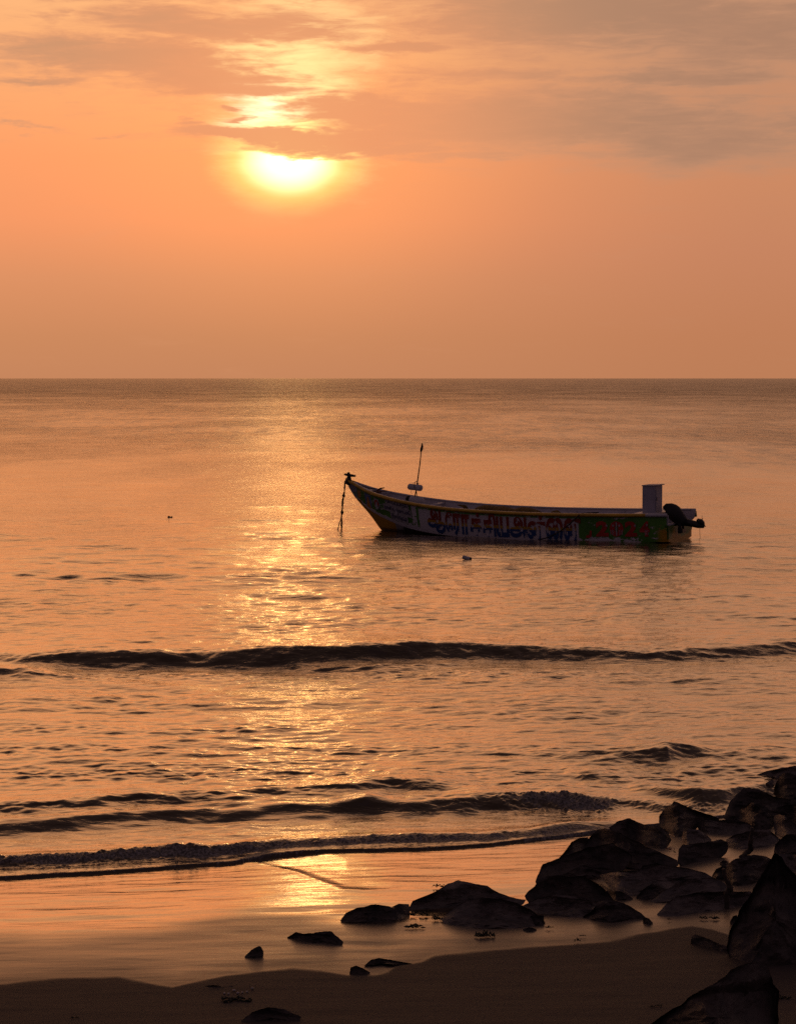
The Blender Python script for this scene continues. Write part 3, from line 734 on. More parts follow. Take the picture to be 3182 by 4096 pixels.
# ------------------------------------------------------------------ the fishing boat
YAW = R(24.5); SX, SY = 1.036, 1.19
Fw = Vector((-math.cos(YAW), math.sin(YAW), 0)); Nr = Vector((-math.sin(YAW), -math.cos(YAW), 0))
STERN = at(2663, 2176) - Nr * 0.98 * SY
boat = empty('fishing_boat', STERN, rot=(0, 0, math.pi - YAW)); boat.scale = (SX, SY, 1)      # local x = towards the bow, local y = towards the beach (near side)
tag(boat, 'green, white and yellow open fibreglass fishing boat with big painted lettering, moored in calm water', 'boat')
def bl(s, n, z): return STERN + Fw * s * SX + Nr * n * SY + Vector((0, 0, z))
def loc_of(x, y, n=0.0):
    """boat coordinates of a photo point lying at cross position n"""
    o = Vector((0, 0, H)); d = ray(x, y)
    k = (STERN + Nr * n * SY - o).dot(Nr) / d.dot(Nr)
    p = o + d * k - STERN
    return p.dot(Fw) / SX, p.z
ST = np.array([  # s, rail half-beam, rail z, chine half-beam, chine z, keel z
 [0.0, 1.00, .80, .92, .05, -.03], [1.5, 1.04, .76, .95, .00, -.16], [3.0, 1.05, .735, .95, -.04, -.24], [4.5, 1.03, .735, .91, -.03, -.28], [6.0, .96, .78, .80, -.02, -.30],
 [7.0, .84, .855, .62, .05, -.32], [7.8, .69, .95, .43, .17, -.33], [8.4, .53, 1.05, .28, .34, -.30], [8.75, .42, 1.12, .20, .47, .0], [9.1, .29, 1.215, .11, .64, .44],
 [9.4, .17, 1.32, .05, .86, .76], [9.62, .085, 1.41, .02, 1.03, 1.00], [9.8, .03, 1.47, .008, 1.30, 1.28]])
def sp(s, k):
    # smooth interpolation of a station column
    xs, ys = ST[:, 0], ST[:, k]
    i = int(np.clip(np.searchsorted(xs, s) - 1, 0, len(xs) - 2))
    def sl_(j):
        if j == 0: return (ys[1] - ys[0]) / (xs[1] - xs[0])
        if j == len(xs) - 1: return (ys[-1] - ys[-2]) / (xs[-1] - xs[-2])
        return (ys[j + 1] - ys[j - 1]) / (xs[j + 1] - xs[j - 1])
    h = xs[i + 1] - xs[i]; t = float(np.clip((s - xs[i]) / h, 0, 1))
    a, b = ys[i], ys[i + 1]; m0, m1 = sl_(i) * h, sl_(i + 1) * h
    return (2 * t**3 - 3 * t**2 + 1) * a + (t**3 - 2 * t**2 + t) * m0 + (-2 * t**3 + 3 * t**2) * b + (t**3 - t**2) * m1
def side_pt(s, t, off=0.0, sgn=1):
    b = sp(s, 3) + (sp(s, 1) - sp(s, 3)) * (t ** 0.8); z = sp(s, 4) + (sp(s, 2) - sp(s, 4)) * t
    return Vector((s, sgn * (b + off), z))
SS = list(np.linspace(0, 9.8, 90))

def hull_paint():
    m_, T, b, o = new_mat('peeling_hull_paint')
    tc = T.new('ShaderNodeTexCoord').outputs['Object']
    s = attr(T, 'run'); t = attr(T, 'rise')
    n = T.noise(T.vm('MULTIPLY', tc, (1.0, 1.0, 1.6)), 4.5, 6, 0.7, 0.5)
    nb = T.noise(tc, 1.4, 4, 0.6)
    fine = T.noise(tc, 25.0, 4, 0.7)
    green = T.mix(T.smooth(nb, 0.3, 0.7), (0.050, 0.17, 0.014, 1), (0.095, 0.27, 0.028, 1))
    white = T.mix(T.smooth(fine, 0.3, 0.75), (0.74, 0.67, 0.70, 1), (0.56, 0.51, 0.53, 1))
    def band(v, a, c, e=0.01): return T.m('MULTIPLY', T.smooth(v, a - e, a + e), T.smooth(v, c + e, c - e))
    # white panel behind the main lettering, bow panel edges, worn boot line
    panel = T.m('MULTIPLY', band(s, 2.42, 7.22, 0.02), T.smooth(t, 0.86, 0.82))
    top = T.m('MULTIPLY', band(s, 2.42, 7.5, 0.02), T.smooth(t, 0.80, 0.90))
    pane2 = T.m('MULTIPLY', band(s, 7.30, 7.46, 0.01), 1.0)
    worn = T.smooth(n, 0.60, 0.64)
    low = T.m('MULTIPLY', T.smooth(t, 0.26, 0.06), T.smooth(s, 0.35, 1.1))
    peel = T.smooth(T.m('ADD', n, T.m('MULTIPLY', low, 0.20)), 0.60, 0.63)
    topp = T.m('MULTIPLY', top, T.smooth(n, 0.53, 0.58))
    bowp = T.m('MULTIPLY', T.smooth(s, 7.4, 7.6), T.smooth(n, 0.58, 0.62))
    stripe = T.m('MULTIPLY', T.smooth(s, 6.6, 7.2), T.smooth(t, 0.16, 0.10))
    f = T.m('MAXIMUM', panel, T.m('MAXIMUM', peel, T.m('MAXIMUM', topp, T.m('MAXIMUM', bowp, T.m('MAXIMUM', stripe, T.m('MULTIPLY', pane2, T.smooth(n, 0.4, 0.45)))))))
    c = T.mix(f, green, white)
    # green chips in the white panel
    c = T.mix(T.m('MULTIPLY', panel, T.smooth(n, 0.36, 0.32)), c, green)
    # yellow overspray at the stern corner
    yel = T.m('MULTIPLY', T.smooth(s, 0.34, 0.10), T.smooth(T.m('ADD', n, T.m('MULTIPLY', t, -0.35)), 0.38, 0.42))
    c = T.mix(yel, c, (0.50, 0.26, 0.010, 1))
    # painted figure (blue with an orange robe) and streaks near the stem
    c = T.mix(T.m('MULTIPLY', band(s, 8.93, 9.17), band(t, 0.18, 0.82)), c, (0.10, 0.14, 0.30, 1))
    c = T.mix(T.m('MULTIPLY', T.smooth(T.m('ADD', T.m('ABSOLUTE', T.m('SUBTRACT', s, 9.05)), T.m('MULTIPLY', t, 0.13)), 0.115, 0.095), band(t, 0.12, 0.68)), c, (0.52, 0.20, 0.02, 1))
    c = T.mix(T.m('MULTIPLY', band(s, 9.33, 9.45), T.smooth(n, 0.40, 0.46)), c, (0.50, 0.18, 0.04, 1))
    c = T.mix(T.m('MULTIPLY', T.smooth(s, 9.45, 9.5), T.smooth(n, 0.42, 0.5)), c, (0.30, 0.26, 0.34, 1))
    T.put(b.inputs['Base Color'], T.mix(T.smooth(fine, 0.62, 0.8), c, (0.06, 0.05, 0.04, 1)))
    b.inputs['Roughness'].default_value = 0.45
    bp = T.new('ShaderNodeBump'); bp.inputs['Strength'].default_value = 0.5; bp.inputs['Distance'].default_value = 0.01
    T.put(bp.inputs['Height'], T.m('ADD', f, fine)); T.l.new(bp.outputs[0], b.inputs['Normal'])
    return m_
def bottom_paint():
    m_, T, b, o = new_mat('stained_bottom_paint')
    tc = T.new('ShaderNodeTexCoord').outputs['Object']
    sep = T.new('ShaderNodeSeparateXYZ'); T.l.new(tc, sep.inputs[0])
    n = T.noise(tc, 7.0, 5, 0.65)
    x = sep.outputs[0]
    c = T.mix(T.smooth(x, 8.12, 8.16), (0.30, 0.27, 0.27, 1), (0.50, 0.24, 0.008, 1))
    c = T.mix(T.smooth(x, 7.88, 7.84), c, (0.030, 0.026, 0.030, 1))
    c = T.mix(T.smooth(x, 7.6, 7.55), c, (0.06, 0.035, 0.012, 1))
    slime = T.smooth(T.m('ADD', sep.outputs[2], T.m('MULTIPLY', n, 0.12)), 0.20, 0.10)
    c = T.mix(T.m('MULTIPLY', slime, 0.85), c, (0.030, 0.018, 0.008, 1))
    T.put(b.inputs['Base Color'], c); b.inputs['Roughness'].default_value = 0.5
    return m_
def transom_paint():
    m_, T, b, o = new_mat('transom_paint')
    tc = T.new('ShaderNodeTexCoord').outputs['Object']
    sep = T.new('ShaderNodeSeparateXYZ'); T.l.new(tc, sep.inputs[0])
    n = T.noise(tc, 3.2, 5, 0.65, 0.4)
    f = T.smooth(T.m('SUBTRACT', n, T.m('MULTIPLY', sep.outputs[2], 0.75)), 0.33, 0.36)
    c = T.mix(f, (0.040, 0.13, 0.012, 1), (0.50, 0.25, 0.008, 1))
    T.put(b.inputs['Base Color'], c); b.inputs['Roughness'].default_value = 0.45
    return m_
M_hull = hull_paint(); M_bottom = bottom_paint(); M_transom = transom_paint()
M_box = simple('grey_white_box_paint', (0.36, 0.34, 0.40), 0.5, 0.10, 4.0, 0.2, 10)
M_white = simple('worn_white_gelcoat', (0.50, 0.46, 0.49), 0.4, 0.12, 5.0, 0.15, 14)
M_yellow = simple('yellow_gunwale_paint', (0.58, 0.32, 0.012), 0.35, 0.2, 5.0, 0.2, 30)
M_dark = simple('dark_oiled_cloth', (0.012, 0.010, 0.010), 0.7, 0.4, 10.0, 0.8, 18)
M_metal = simple('blackened_metal', (0.020, 0.018, 0.018), 0.45, 0.3, 12.0, 0.4, 30, 0.2)
M_rope = simple('weathered_rope', (0.035, 0.025, 0.018), 0.85, 0.4, 30.0, 0.8, 60)
M_foamw = simple('scuffed_white_foam', (0.50, 0.47, 0.49), 0.6, 0.15, 8.0, 0.3, 20)
M_rust = simple('rust', (0.11, 0.035, 0.018), 0.8, 0.4, 12.0, 0.7, 30)
M_net = simple('yellow_brown_fishing_net', (0.16, 0.085, 0.012), 0.9, 0.6, 22.0, 1.0, 55)
M_wood = simple('weathered_wood', (0.045, 0.032, 0.022), 0.8, 0.4, 10.0, 0.6, 30)
M_red = simple('red_lettering_paint', (0.48, 0.024, 0.018), 0.45, 0.2, 8.0)
M_blue = simple('dark_blue_lettering_paint', (0.030, 0.030, 0.10), 0.5, 0.3, 8.0)
M_starw = simple('white_lettering_paint', (0.42, 0.38, 0.40), 0.5, 0.1, 8.0)

def strip(name, rows, mat, attrs=None, smooth=True):
    n = len(rows[0]); V = [p for r in rows for p in r]
    F = [(i * n + j, i * n + j + 1, (i + 1) * n + j + 1, (i + 1) * n + j) for i in range(len(rows) - 1) for j in range(n - 1)]
    me = bpy.data.meshes.new(name); me.from_pydata([tuple(v) for v in V], [], F)
    for k, v in (attrs or {}).items():
        a = me.attributes.new(k, 'FLOAT', 'POINT'); a.data.foreach_set('value', v)
    return link(name, me, mat, boat, smooth)
def build_hull():
    tt = list(np.linspace(0, 1, 12))
    for sgn in (1, -1):
        rows = [[side_pt(s, t, 0, sgn) for t in tt] for s in SS]
        strip('hull_side', rows, M_hull, {'run': [s for s in SS for t in tt], 'rise': [t for s in SS for t in tt]})
    # bottom
    rows = []
    for s in SS:
        bc, zc, zk = sp(s, 3), sp(s, 4), min(sp(s, 5), sp(s, 4) - .004)
        rows.append([Vector((s, a * bc, zk + (zc - zk) * abs(a) ** 1.3)) for a in np.linspace(-1, 1, 15)])
    strip('bottom', rows, M_bottom)
    # inner liner: near and far walls, floor
    rows = []
    S2 = [s for s in SS if 0.12 < s < 9.55]
    for s in S2:
        b, z = sp(s, 1) - 0.05, sp(s, 2) - 0.005
        fl = min(0.22, z - 0.3) if s < 7.5 else 0.22 + (s - 7.5) * 0.50
        fl = min(fl, z - 0.10)
        bb = max(b * 0.82, 0.002)
        rows.append([Vector((s, b, z)), Vector((s, b * .97, z - .12)), Vector((s, bb, fl + .05)), Vector((s, bb * .8, fl)), Vector((s, 0, fl - .01)), Vector((s, -bb * .8, fl)), Vector((s, -bb, fl + .05)), Vector((s, -b * .97, z - .12)), Vector((s, -b, z))])
    strip('inner_liner', rows, M_white)
    # ribs inside
    for s in (1.9, 3.3, 4.7, 6.1, 7.2, 8.0, 8.7):
        b, z = sp(s, 1) - 0.055, sp(s, 2) - 0.03
        for sgn in (1, -1):
            V, F = box_geo((s, sgn * (b * .93), z - .22), .06, .05, .40, Matrix.Rotation(-sgn * .10, 3, 'X'))
            pymesh('rib', V, F, M_white, boat, False)
    # gunwales: rounded yellow rubbing strake with a pale cap
    for sgn in (1, -1):
        s0 = 0.55
        pts = [Vector((s, sgn * (sp(s, 1) + .015), sp(s, 2) - .02)) for s in SS if s >= s0]
        V, F = tube_geo(pts, [0.050 if s < 9 else 0.040 for s in SS if s >= s0], 10)
        V = [Vector((v.x, v.y, v.z)) for v in V]
        pymesh('gunwale', V, F, M_yellow, boat)
        pts = [Vector((s, sgn * (sp(s, 1) + .015), sp(s, 2) - .02)) for s in np.linspace(-0.02 if sgn == 1 else -0.12, s0, 8)]
        V, F = tube_geo(pts, 0.050, 10)
        pymesh('gunwale', V, F, M_white, boat)
        pts = [Vector((s, sgn * (sp(s, 1) - .035), sp(s, 2) + .012)) for s in SS if s < 9.6]
        rows = [[p + Vector((0, a, zz)) for a, zz in ((.045, -.01), (.035, .012), (0, .018), (-.035, .012), (-.04, -.03))] for p in pts]
        strip('gunwale_cap', rows, M_white)
    # foredeck
    rows = []
    for s in [s for s in SS if s > 8.95]:
        b, z = sp(s, 1) - .02, sp(s, 2) - .045
        rows.append([Vector((s, b * a, z + .03 * (1 - a * a))) for a in np.linspace(-1, 1, 7)])
    strip('foredeck', rows, M_white)
    # transom: low cut-out board with high side cheeks
    b0, c0, z0 = sp(0, 1), sp(0, 3), sp(0, 2)
    zt = 0.50
    prof = [(-c0 * 1.0, .05), (-c0 * .99, .20), (-(b0 - .03), .30), (-(b0 - .02), zt), (b0 - .02, zt), (c0 + .02, .30), (c0, .05), (c0 * .5, -.03 + .01), (0, -.035), (-c0 * .5, -.03 + .02)]
    V = [Vector((-.045, y, z)) for y, z in prof] + [Vector((.05, y, z)) for y, z in prof]
    n = len(prof); F = [tuple(range(n)), tuple(range(2 * n - 1, n - 1, -1))] + [(i, (i + 1) % n, n + (i + 1) % n, n + i) for i in range(n)]
    pymesh('transom', V, F, M_transom, boat, False)
    V, F = box_geo((.02, 0, zt + .012), .16, 1.86, .03)
    pymesh('transom_cap', V, F, M_white, boat, False)
    V, F = box_geo((-.07, 0.52, .60), .02, .5, .2); 
    # cheeks
    for sgn, ln, mt in ((1, .02, M_white), (-1, .16, M_white)):
        y = sgn * (b0 - .10)
        Z0, Z1 = zt - .06, z0 - .03
        pr = [(-ln, Z1), (.7, Z1), (.7, Z0), (0.0, Z0), (-ln * .8, Z0 + .14)]
        V = [Vector((x, y - sgn * .03, z)) for x, z in pr] + [Vector((x, y + sgn * .025, z)) for x, z in pr]
        n = 5; F = [tuple(range(n)), tuple(range(2 * n - 1, n - 1, -1))] + [(i, (i + 1) % n, n + (i + 1) % n, n + i) for i in range(n)]
        pymesh('stern_cheek', V, F, mt, boat, False)
    V, F = box_geo((-.06, -(b0 - .03), z0 - .13), .20, .066, .16, Matrix.Rotation(.12, 3, 'Y'))
    pymesh('stern_corner', V, F, M_transom, boat, False)
    # thwarts
    for s, zf, w in ((7.55, .72, .22), (5.3, .52, .25), (2.6, .52, .25)):
        b = sp(s, 1) - .06
        V, F = box_geo((s, 0, sp(s, 2) - .20), w, 2 * b, .045)
        pymesh('thwart', V, F, M_white, boat, False)
    for s in (7.18,):
        b = sp(s, 1) - .02
        V, F = tube_geo([Vector((s, -b, sp(s, 2) - .07)), Vector((s, b * .2, sp(s, 2) - .09))], .04, 10)
        pymesh('cross_pole', V, F, M_white, boat)
    # splash deck board behind the box
    V, F = box_geo((.62, 0, z0 - .02), .62, 1.88, .05)
    pymesh('stern_deck', V, F, M_white, boat, False)
build_hull()

# lettering: font outlines pressed onto the curved hull side
def letter_mesh(name, body, s_left, s_right, t0, t1, mat, off=0.012, depth_slant=0.0, xs=1.0, bold=0.0):
    cu = bpy.data.curves.new('lettering_curve', 'FONT'); cu.body = body; cu.resolution_u = 4; cu.space_character = xs; cu.offset = bold
    tmp = bpy.data.objects.new('lettering_curve', cu); col.objects.link(tmp)
    bpy.context.view_layer.update()
    dg = bpy.context.evaluated_depsgraph_get()
    me = bpy.data.meshes.new_from_object(tmp.evaluated_get(dg))
    bpy.data.objects.remove(tmp); bpy.data.curves.remove(cu)
    if not len(me.vertices): return None
    bm = bmesh.new(); bm.from_mesh(me)
    bmesh.ops.triangulate(bm, faces=bm.faces[:])
    xs_ = [v.co.x for v in bm.verts]; ys_ = [v.co.y for v in bm.verts]
    x0, x1, y0, y1 = min(xs_), max(xs_), min(ys_), max(ys_)
    # slice so that the letters can bend with the hull
    for k in range(1, 24):
        bmesh.ops.bisect_plane(bm, geom=bm.verts[:] + bm.edges[:] + bm.faces[:], plane_co=(x0 + (x1 - x0) * k / 24, 0, 0), plane_no=(1, 0, 0))
    for v in bm.verts:
        u = (v.co.x - x0) / (x1 - x0); w = (v.co.y - y0) / (y1 - y0)
        s = s_left + (s_right - s_left) * u; t = t0 + (t1 - t0) * w + depth_slant * u
        v.co = side_pt(s, min(max(t, 0.0), 1.0), off)
    bm.to_mesh(me); bm.free()
    return link(name, me, mat, boat, False)
def banded():
    m_, T, b, o = new_mat('three_colour_lettering_paint')
    t = attr(T, 'rise2')
    tc = T.new('ShaderNodeTexCoord').outputs['Object']
    n = T.m('MULTIPLY', T.m('SUBTRACT', T.noise(tc, 9.0, 4, 0.6), 0.5), 0.06)
    c = T.ramp(T.m('ADD', t, n), [(0.0, (0.018, 0.055, 0.20)), (0.42, (0.46, 0.24, 0.012)), (0.54, (0.26, 0.026, 0.014))], 'CONSTANT')
    T.put(b.inputs['Base Color'], c); b.inputs['Roughness'].default_value = 0.5
    return m_
M_band = banded()
def main_letters():
    # glyphs in visual order, one part each
    for ch, xa, xb, lo, hi in (('ஆ', 97, 268, .05, .90), ('ே', 272, 342, .10, .88), ('ர', 348, 420, .04, .84), ('ா', 428, 500, .10, .84), ('க்', 508, 618, .08, .97),
                       ('கி', 626, 745, .06, .97), ('ய', 750, 868, .06, .84), ('அ', 874, 1028, .05, .86), ('ன்', 1032, 1198, .05, .97), ('ை', 1204, 1358, .05, .86), ('ன', 1366, 1520, .05, .86)):
        sa, sb = loc_of(1650 + xa * .442, 2110, 1.0)[0], loc_of(1650 + xb * .442, 2120, 1.0)[0]
        o = letter_mesh('painted_letter', ch, sa, sb, lo, hi, M_band, 0.016, bold=0.038)
        me = o.data
        a = me.attributes.new('rise2', 'FLOAT', 'POINT')
        a.data.foreach_set('value', [(v.co.z - sp(v.co.x, 4)) / (sp(v.co.x, 2) - sp(v.co.x, 4)) / 0.93 for v in me.vertices])
main_letters()
for body, a, b, t0, t1, sl_ in (('பயப்படாதே', 8.33, 7.58, .74, .92, -.02), ('நான் உன்னுடனே', 8.42, 7.52, .46, .68, -.02), ('இருக்கிறேன்', 8.20, 7.66, .18, .40, -.02)):
    # white ground strip, then dark blue letters
    rows = [[side_pt(s, t, .008) for t in (t0 - .03, (t0 + t1) / 2, t1 + .03)] for s in np.linspace(a + .04, b - .04, 12)]
    strip('lettering_ground', rows, M_starw, None, False)
    letter_mesh('small_lettering', body, a, b, t0, t1, M_blue, .016, bold=.02)
def patch(name, poly, mat, off):
    """poly in (s, t) pressed onto the near hull side"""
    me = bpy.data.meshes.new(name); bm = bmesh.new()
    vs = [bm.verts.new(side_pt(s, t, off)) for s, t in poly]
    f = bm.faces.new(vs); bmesh.ops.triangulate(bm, faces=[f]); bm.to_mesh(me); bm.free()
    return link(name, me, mat, boat, False)
def star(s, t, r, rise):
    return [(s + r * (1 if k % 2 == 0 else .42) * math.sin(k * math.pi / 5), t + rise * (1 if k % 2 == 0 else .42) * math.cos(k * math.pi / 5)) for k in range(10)]
YR = [(1.93, 1.58), (1.55, 1.17), (1.13, 0.80), (0.73, 0.46)]
for ch, (a, b) in zip('2024', YR):
    letter_mesh('year_digit', ch, a, b, .20, .76, M_red, .012, bold=.05)
sw = [patch('painted_star', star(s, t, .040, .062), M_starw, .020) for s, t in ((1.63, .60), (1.45, .60), (1.28, .60), (0.85, .60), (0.53, .62))]
for s in (1.52, 1.48, 1.44, 1.28, 1.24, 1.20, .58, .54, .50):
    rows = [[side_pt(s + ds, t, .019) for t in (.26, .35, .45)] for ds in (-.007, .007)]
    strip('painted_stripe', rows, M_starw, None, False)
rows = [[side_pt(1.36 + ds, t, .0195) for t in (.24, .5, .72)] for ds in (-.018, .018)]
strip('painted_stripe', rows, M_starw, None, False)
patch('year_digit', [(2.22, .16), (2.13, .14), (2.06, .20), (2.05, .40), (2.10, .42), (2.12, .26), (2.20, .24)], M_red, .012)
patch('painted_emblem', [(8.80, .36), (8.80, .78), (8.62, .78), (8.62, .36)], M_starw, .012)
patch('painted_emblem', [(8.71 + .075 * math.cos(a), .57 + .17 * math.sin(a)) for a in np.linspace(0, 2 * math.pi, 14)[:-1]], M_red, .020)
for s in (8.73, 8.69): patch('painted_emblem', [(s - .008, .50), (s + .008, .50), (s + .008, .66), (s - .008, .66)], M_starw, .026)

# outboard motor, tilted up over the transom
def wobble(V, amp, fr, seed=0):
    V = [Vector(v) for v in V]
    xs = np.array([[v.x, v.y, v.z] for v in V])
    n = fbm(xs[:, 0] * fr + xs[:, 2] * fr * .7 + seed, xs[:, 1] * fr + xs[:, 2] * fr, 3, seed)
    c = xs.mean(0)
    out = []
    for v, k in zip(xs, n):
        d = v - c; d = d / (np.linalg.norm(d) + 1e-6); out.append(Vector(v + d * k * amp))
    return out
mroot = empty('outboard_motor', (0, 0, 0)); mroot.parent = boat
mroot['label'] = 'black outboard motor tilted up, its cowl wrapped in dark cloth'
def bp_(x, y, n=0.35):
    s, z = loc_of(x, y, n); return Vector((s, n, z))
cow = [bp_(2657, 2040), bp_(2659, 2036), bp_(2664, 2034), bp_(2673, 2036), bp_(2683, 2042), bp_(2694, 2052), bp_(2705, 2063), bp_(2716, 2074), bp_(2728, 2084), bp_(2742, 2092)]
V, F = tube_geo(cow, [.02, .08, .125, .165, .195, .21, .20, .18, .14, .09], 20)
V = wobble([Vector((v.x, .35 + (v.y - .35) * 1.0, v.z)) for v in V], .045, 5, 5)
pymesh('motor_cowl', V, F, M_dark, mroot)
leg = [bp_(2735, 2088), bp_(2765, 2094), bp_(2790, 2100), bp_(2812, 2104)]
V1 = tube_geo(leg, [.11, .095, .09, .06], 10)
V1 = (wobble(V1[0], .02, 9, 8), V1[1])
pymesh('motor_leg', V1[0], V1[1], M_metal, mroot)
gb = [bp_(2786, 2078), bp_(2798, 2086), bp_(2806, 2094), bp_(2812, 2102)]
V, F = tube_geo(gb, [.04, .085, .08, .04], 10); pymesh('gear_case', V, F, M_metal, mroot)
sk = [bp_(2800, 2098), bp_(2812, 2108), bp_(2822, 2106), bp_(2810, 2096)]
V = [p + Vector((0, d, 0)) for d in (-.015, .015) for p in sk]
pymesh('cavitation_fin', V, [(0, 1, 2, 3), (7, 6, 5, 4), (0, 4, 5, 1), (1, 5, 6, 2), (2, 6, 7, 3), (3, 7, 4, 0)], M_metal, mroot, False)
hub = bp_(2800, 2090)
parts = []
for k in range(3):
    a = k * 2 * math.pi / 3 + .4
    d = Vector((0, math.cos(a), math.sin(a))); sd = Vector((.05, -math.sin(a) * .06, math.cos(a) * .06))
    q = [hub + d * .02 - sd * .3, hub + d * .13 - sd * .8, hub + d * .16 + sd * .2, hub + d * .10 + sd * .9, hub + d * .02 + sd * .4]
    parts.append(([p + Vector((e, 0, 0)) for e in (-.006, .006) for p in q], [(0, 1, 2, 3, 4), (9, 8, 7, 6, 5)] + [(i, (i + 1) % 5, 5 + (i + 1) % 5, 5 + i) for i in range(5)]))
V, F = join_geo(parts); pymesh('propeller', V, F, M_metal, mroot, False)
c_ = bp_(2722, 2105)
V, F = join_geo([box_geo((c_.x, .25, c_.z), .10, .05, .38), box_geo((c_.x, .45, c_.z), .10, .05, .38), box_geo((c_.x - .03, .35, c_.z - .12), .12, .30, .10), box_geo((c_.x + .04, .35, c_.z + .16), .16, .26, .12)])
pymesh('clamp_bracket', V, F, M_metal, mroot, False)
V, F = tube_geo([bp_(2712, 2098), bp_(2700, 2100), bp_(2694, 2102)], [.03, .025, .015], 8); pymesh('tilt_lever', V, F, M_metal, mroot)

# white engine box standing on the stern deck
s1, z1 = loc_of(2618, 2054, 0.55)
bx = empty('engine_box', bl(s1, .55, z1), rot=(0, 0, math.pi - YAW))
tag(bx, 'tall white rectangular box standing on the stern deck of the fishing boat', 'box')
w_, d_, h_ = .37, .66, .755
bm = bmesh.new()
V, F = box_geo((w_ / 2 - .0, -d_ / 2, h_ / 2), w_, d_, h_)
bm.from_mesh(bpy.data.meshes.new('t')); vs = [bm.verts.new(v) for v in V]; [bm.faces.new([vs[i] for i in f]) for f in F]
bmesh.ops.recalc_face_normals(bm, faces=bm.faces[:])
bmesh.ops.bevel(bm, geom=bm.edges[:], offset=.008, segments=2, affect='EDGES')
me = bpy.data.meshes.new('box_body'); bm.to_mesh(me); bm.free(); link('box_body', me, M_box, bx, False)
V, F = box_geo((w_ / 2 - .02, -d_ / 2, h_ + .012), w_ + .07, d_ + .05, .024, Matrix.Rotation(.03, 3, 'Y')); pymesh('box_lid', V, F, M_box, bx, False)
V, F = box_geo((-.006, -d_ / 2, h_ / 2 - .02), .012, d_ - .10, h_ - .14); pymesh('box_door', V, F, M_box, bx, False)
V, F = box_geo((-.016, -.10, h_ * .52), .016, .02, .09); pymesh('door_handle', V, F, M_rust, bx, False)
V, F = join_geo([box_geo((w_ * .25, -d_ / 2, -.015), .06, d_ - .06, .03), box_geo((w_ * .8, -d_ / 2, -.015), .06, d_ - .06, .03)]); pymesh('box_runner', V, F, M_wood, bx, False)

# bow bollard with crossbar, mooring rope
def atloc(o): o.scale = (SX, SY, 1); o.location = STERN; o.rotation_euler = (0, 0, math.pi - YAW); return o
bt = empty('bow_bollard', (0, 0, 0)); bt.parent = boat
def q0(x, y, n=0): s, z = loc_of(x, y, n); return Vector((s, n, z))
tube('post', [q0(1397, 1940), q0(1396, 1915), q0(1394, 1896), q0(1392, 1889)], [.075, .06, .04, .036], M_wood, bt, 9)
tube('crossbar', [q0(1377, 1897), q0(1395, 1901), q0(1421, 1904)], [.026, .05, .028], M_wood, bt, 8)
V, F = join_geo([tube_geo([q0(1388 + 9 * math.cos(a) * .6, 1921 + k * 3.0 + 2 * math.sin(a), .09 * math.sin(a)) for a in np.linspace(0, 2 * math.pi, 12)], .02, 6) for k in range(5)])
rp = empty('mooring_rope', STERN, rot=(0, 0, math.pi - YAW)); rp.scale = (SX, SY, 1)
tag(rp, 'dark knotted mooring rope hanging from the bow into the water', 'rope')
pymesh('rope_coil', V, F, M_rope, rp)
def strand(px_, r, seed, name='rope_strand'):
    pts = []
    for i in range(len(px_) - 1):
        for j in range(6):
            f = j / 6; x = px_[i][0] * (1 - f) + px_[i + 1][0] * f; y = px_[i][1] * (1 - f) + px_[i + 1][1] * f
            pts.append((x, y))
    pts.append(px_[-1])
    k = np.arange(len(pts)) * .35
    jx = fbm(k, k * 0 + seed, 2, seed) * 3.0
    return tube(name, [q0(x + jj, y, 0.02 * math.sin(i * .9 + seed)) for i, ((x, y), jj) in enumerate(zip(pts, jx))], r, M_rope, rp, 6)
strand([(1386, 1912), (1381, 1925), (1379, 1948), (1375, 1982), (1371, 2010), (1369, 2045), (1365, 2080), (1364, 2120), (1366, 2150), (1366, 2172)], .016, 3)
strand([(1390, 1908), (1378, 1926), (1377, 1960), (1373, 1985), (1367, 2005), (1368, 2050), (1362, 2078), (1354, 2105), (1347, 2126)], .014, 8)
strand([(1372, 2000), (1370, 2020), (1365, 2060), (1368, 2090), (1366, 2125)], .016, 12)
for kn in ([(1374, 1975), (1374, 1983), (1375, 1990)], [(1345, 2120), (1349, 2126), (1354, 2128)], [(1367, 2040), (1368, 2050), (1368, 2058)]):
    tube('rope_knot', [q0(*k_) for k_ in kn], [.02, .05, .02], M_rope, rp)
# line lying along inside the bow
tube('rope_tail', [q0(1405, 1928, .02), q0(1440, 1944, .0), q0(1470, 1953, -.03), q0(1500, 1955, -.05)], .013, M_rope, rp, 6)

# flag pole with lashed floats
pl = empty('flag_pole', STERN, rot=(0, 0, math.pi - YAW)); pl.scale = (SX, SY, 1)
tag(pl, 'thin leaning pole with dark furled flag stub standing in the fishing boat', 'pole')
pn_ = -.1
tube('pole', [q0(1652, 2022, pn_), q0(1664, 1960, pn_), q0(1678, 1860, pn_), q0(1687, 1774, pn_)], [.020, .019, .017, .012], M_wood, pl, 8)
V, F = tube_geo([q0(1683, 1806, pn_), q0(1685, 1796, pn_), q0(1687, 1785, pn_), q0(1687, 1773, pn_)], [.02, .038, .034, .012], 8); pymesh('furled_flag', wobble(V, .03, 14, 4), F, M_dark, pl)
def float_geo(a, b, r, sides=18):
    a, b = Vector(a), Vector(b); d = b - a
    ks = [0, .02, .06, .12, .3, .5, .7, .88, .94, .98, 1]; rr = [.45, .75, .92, 1, 1, .97, 1, 1, .92, .75, .45]
    return tube_geo([a + d * k for k in ks], [r * q for q in rr], sides)
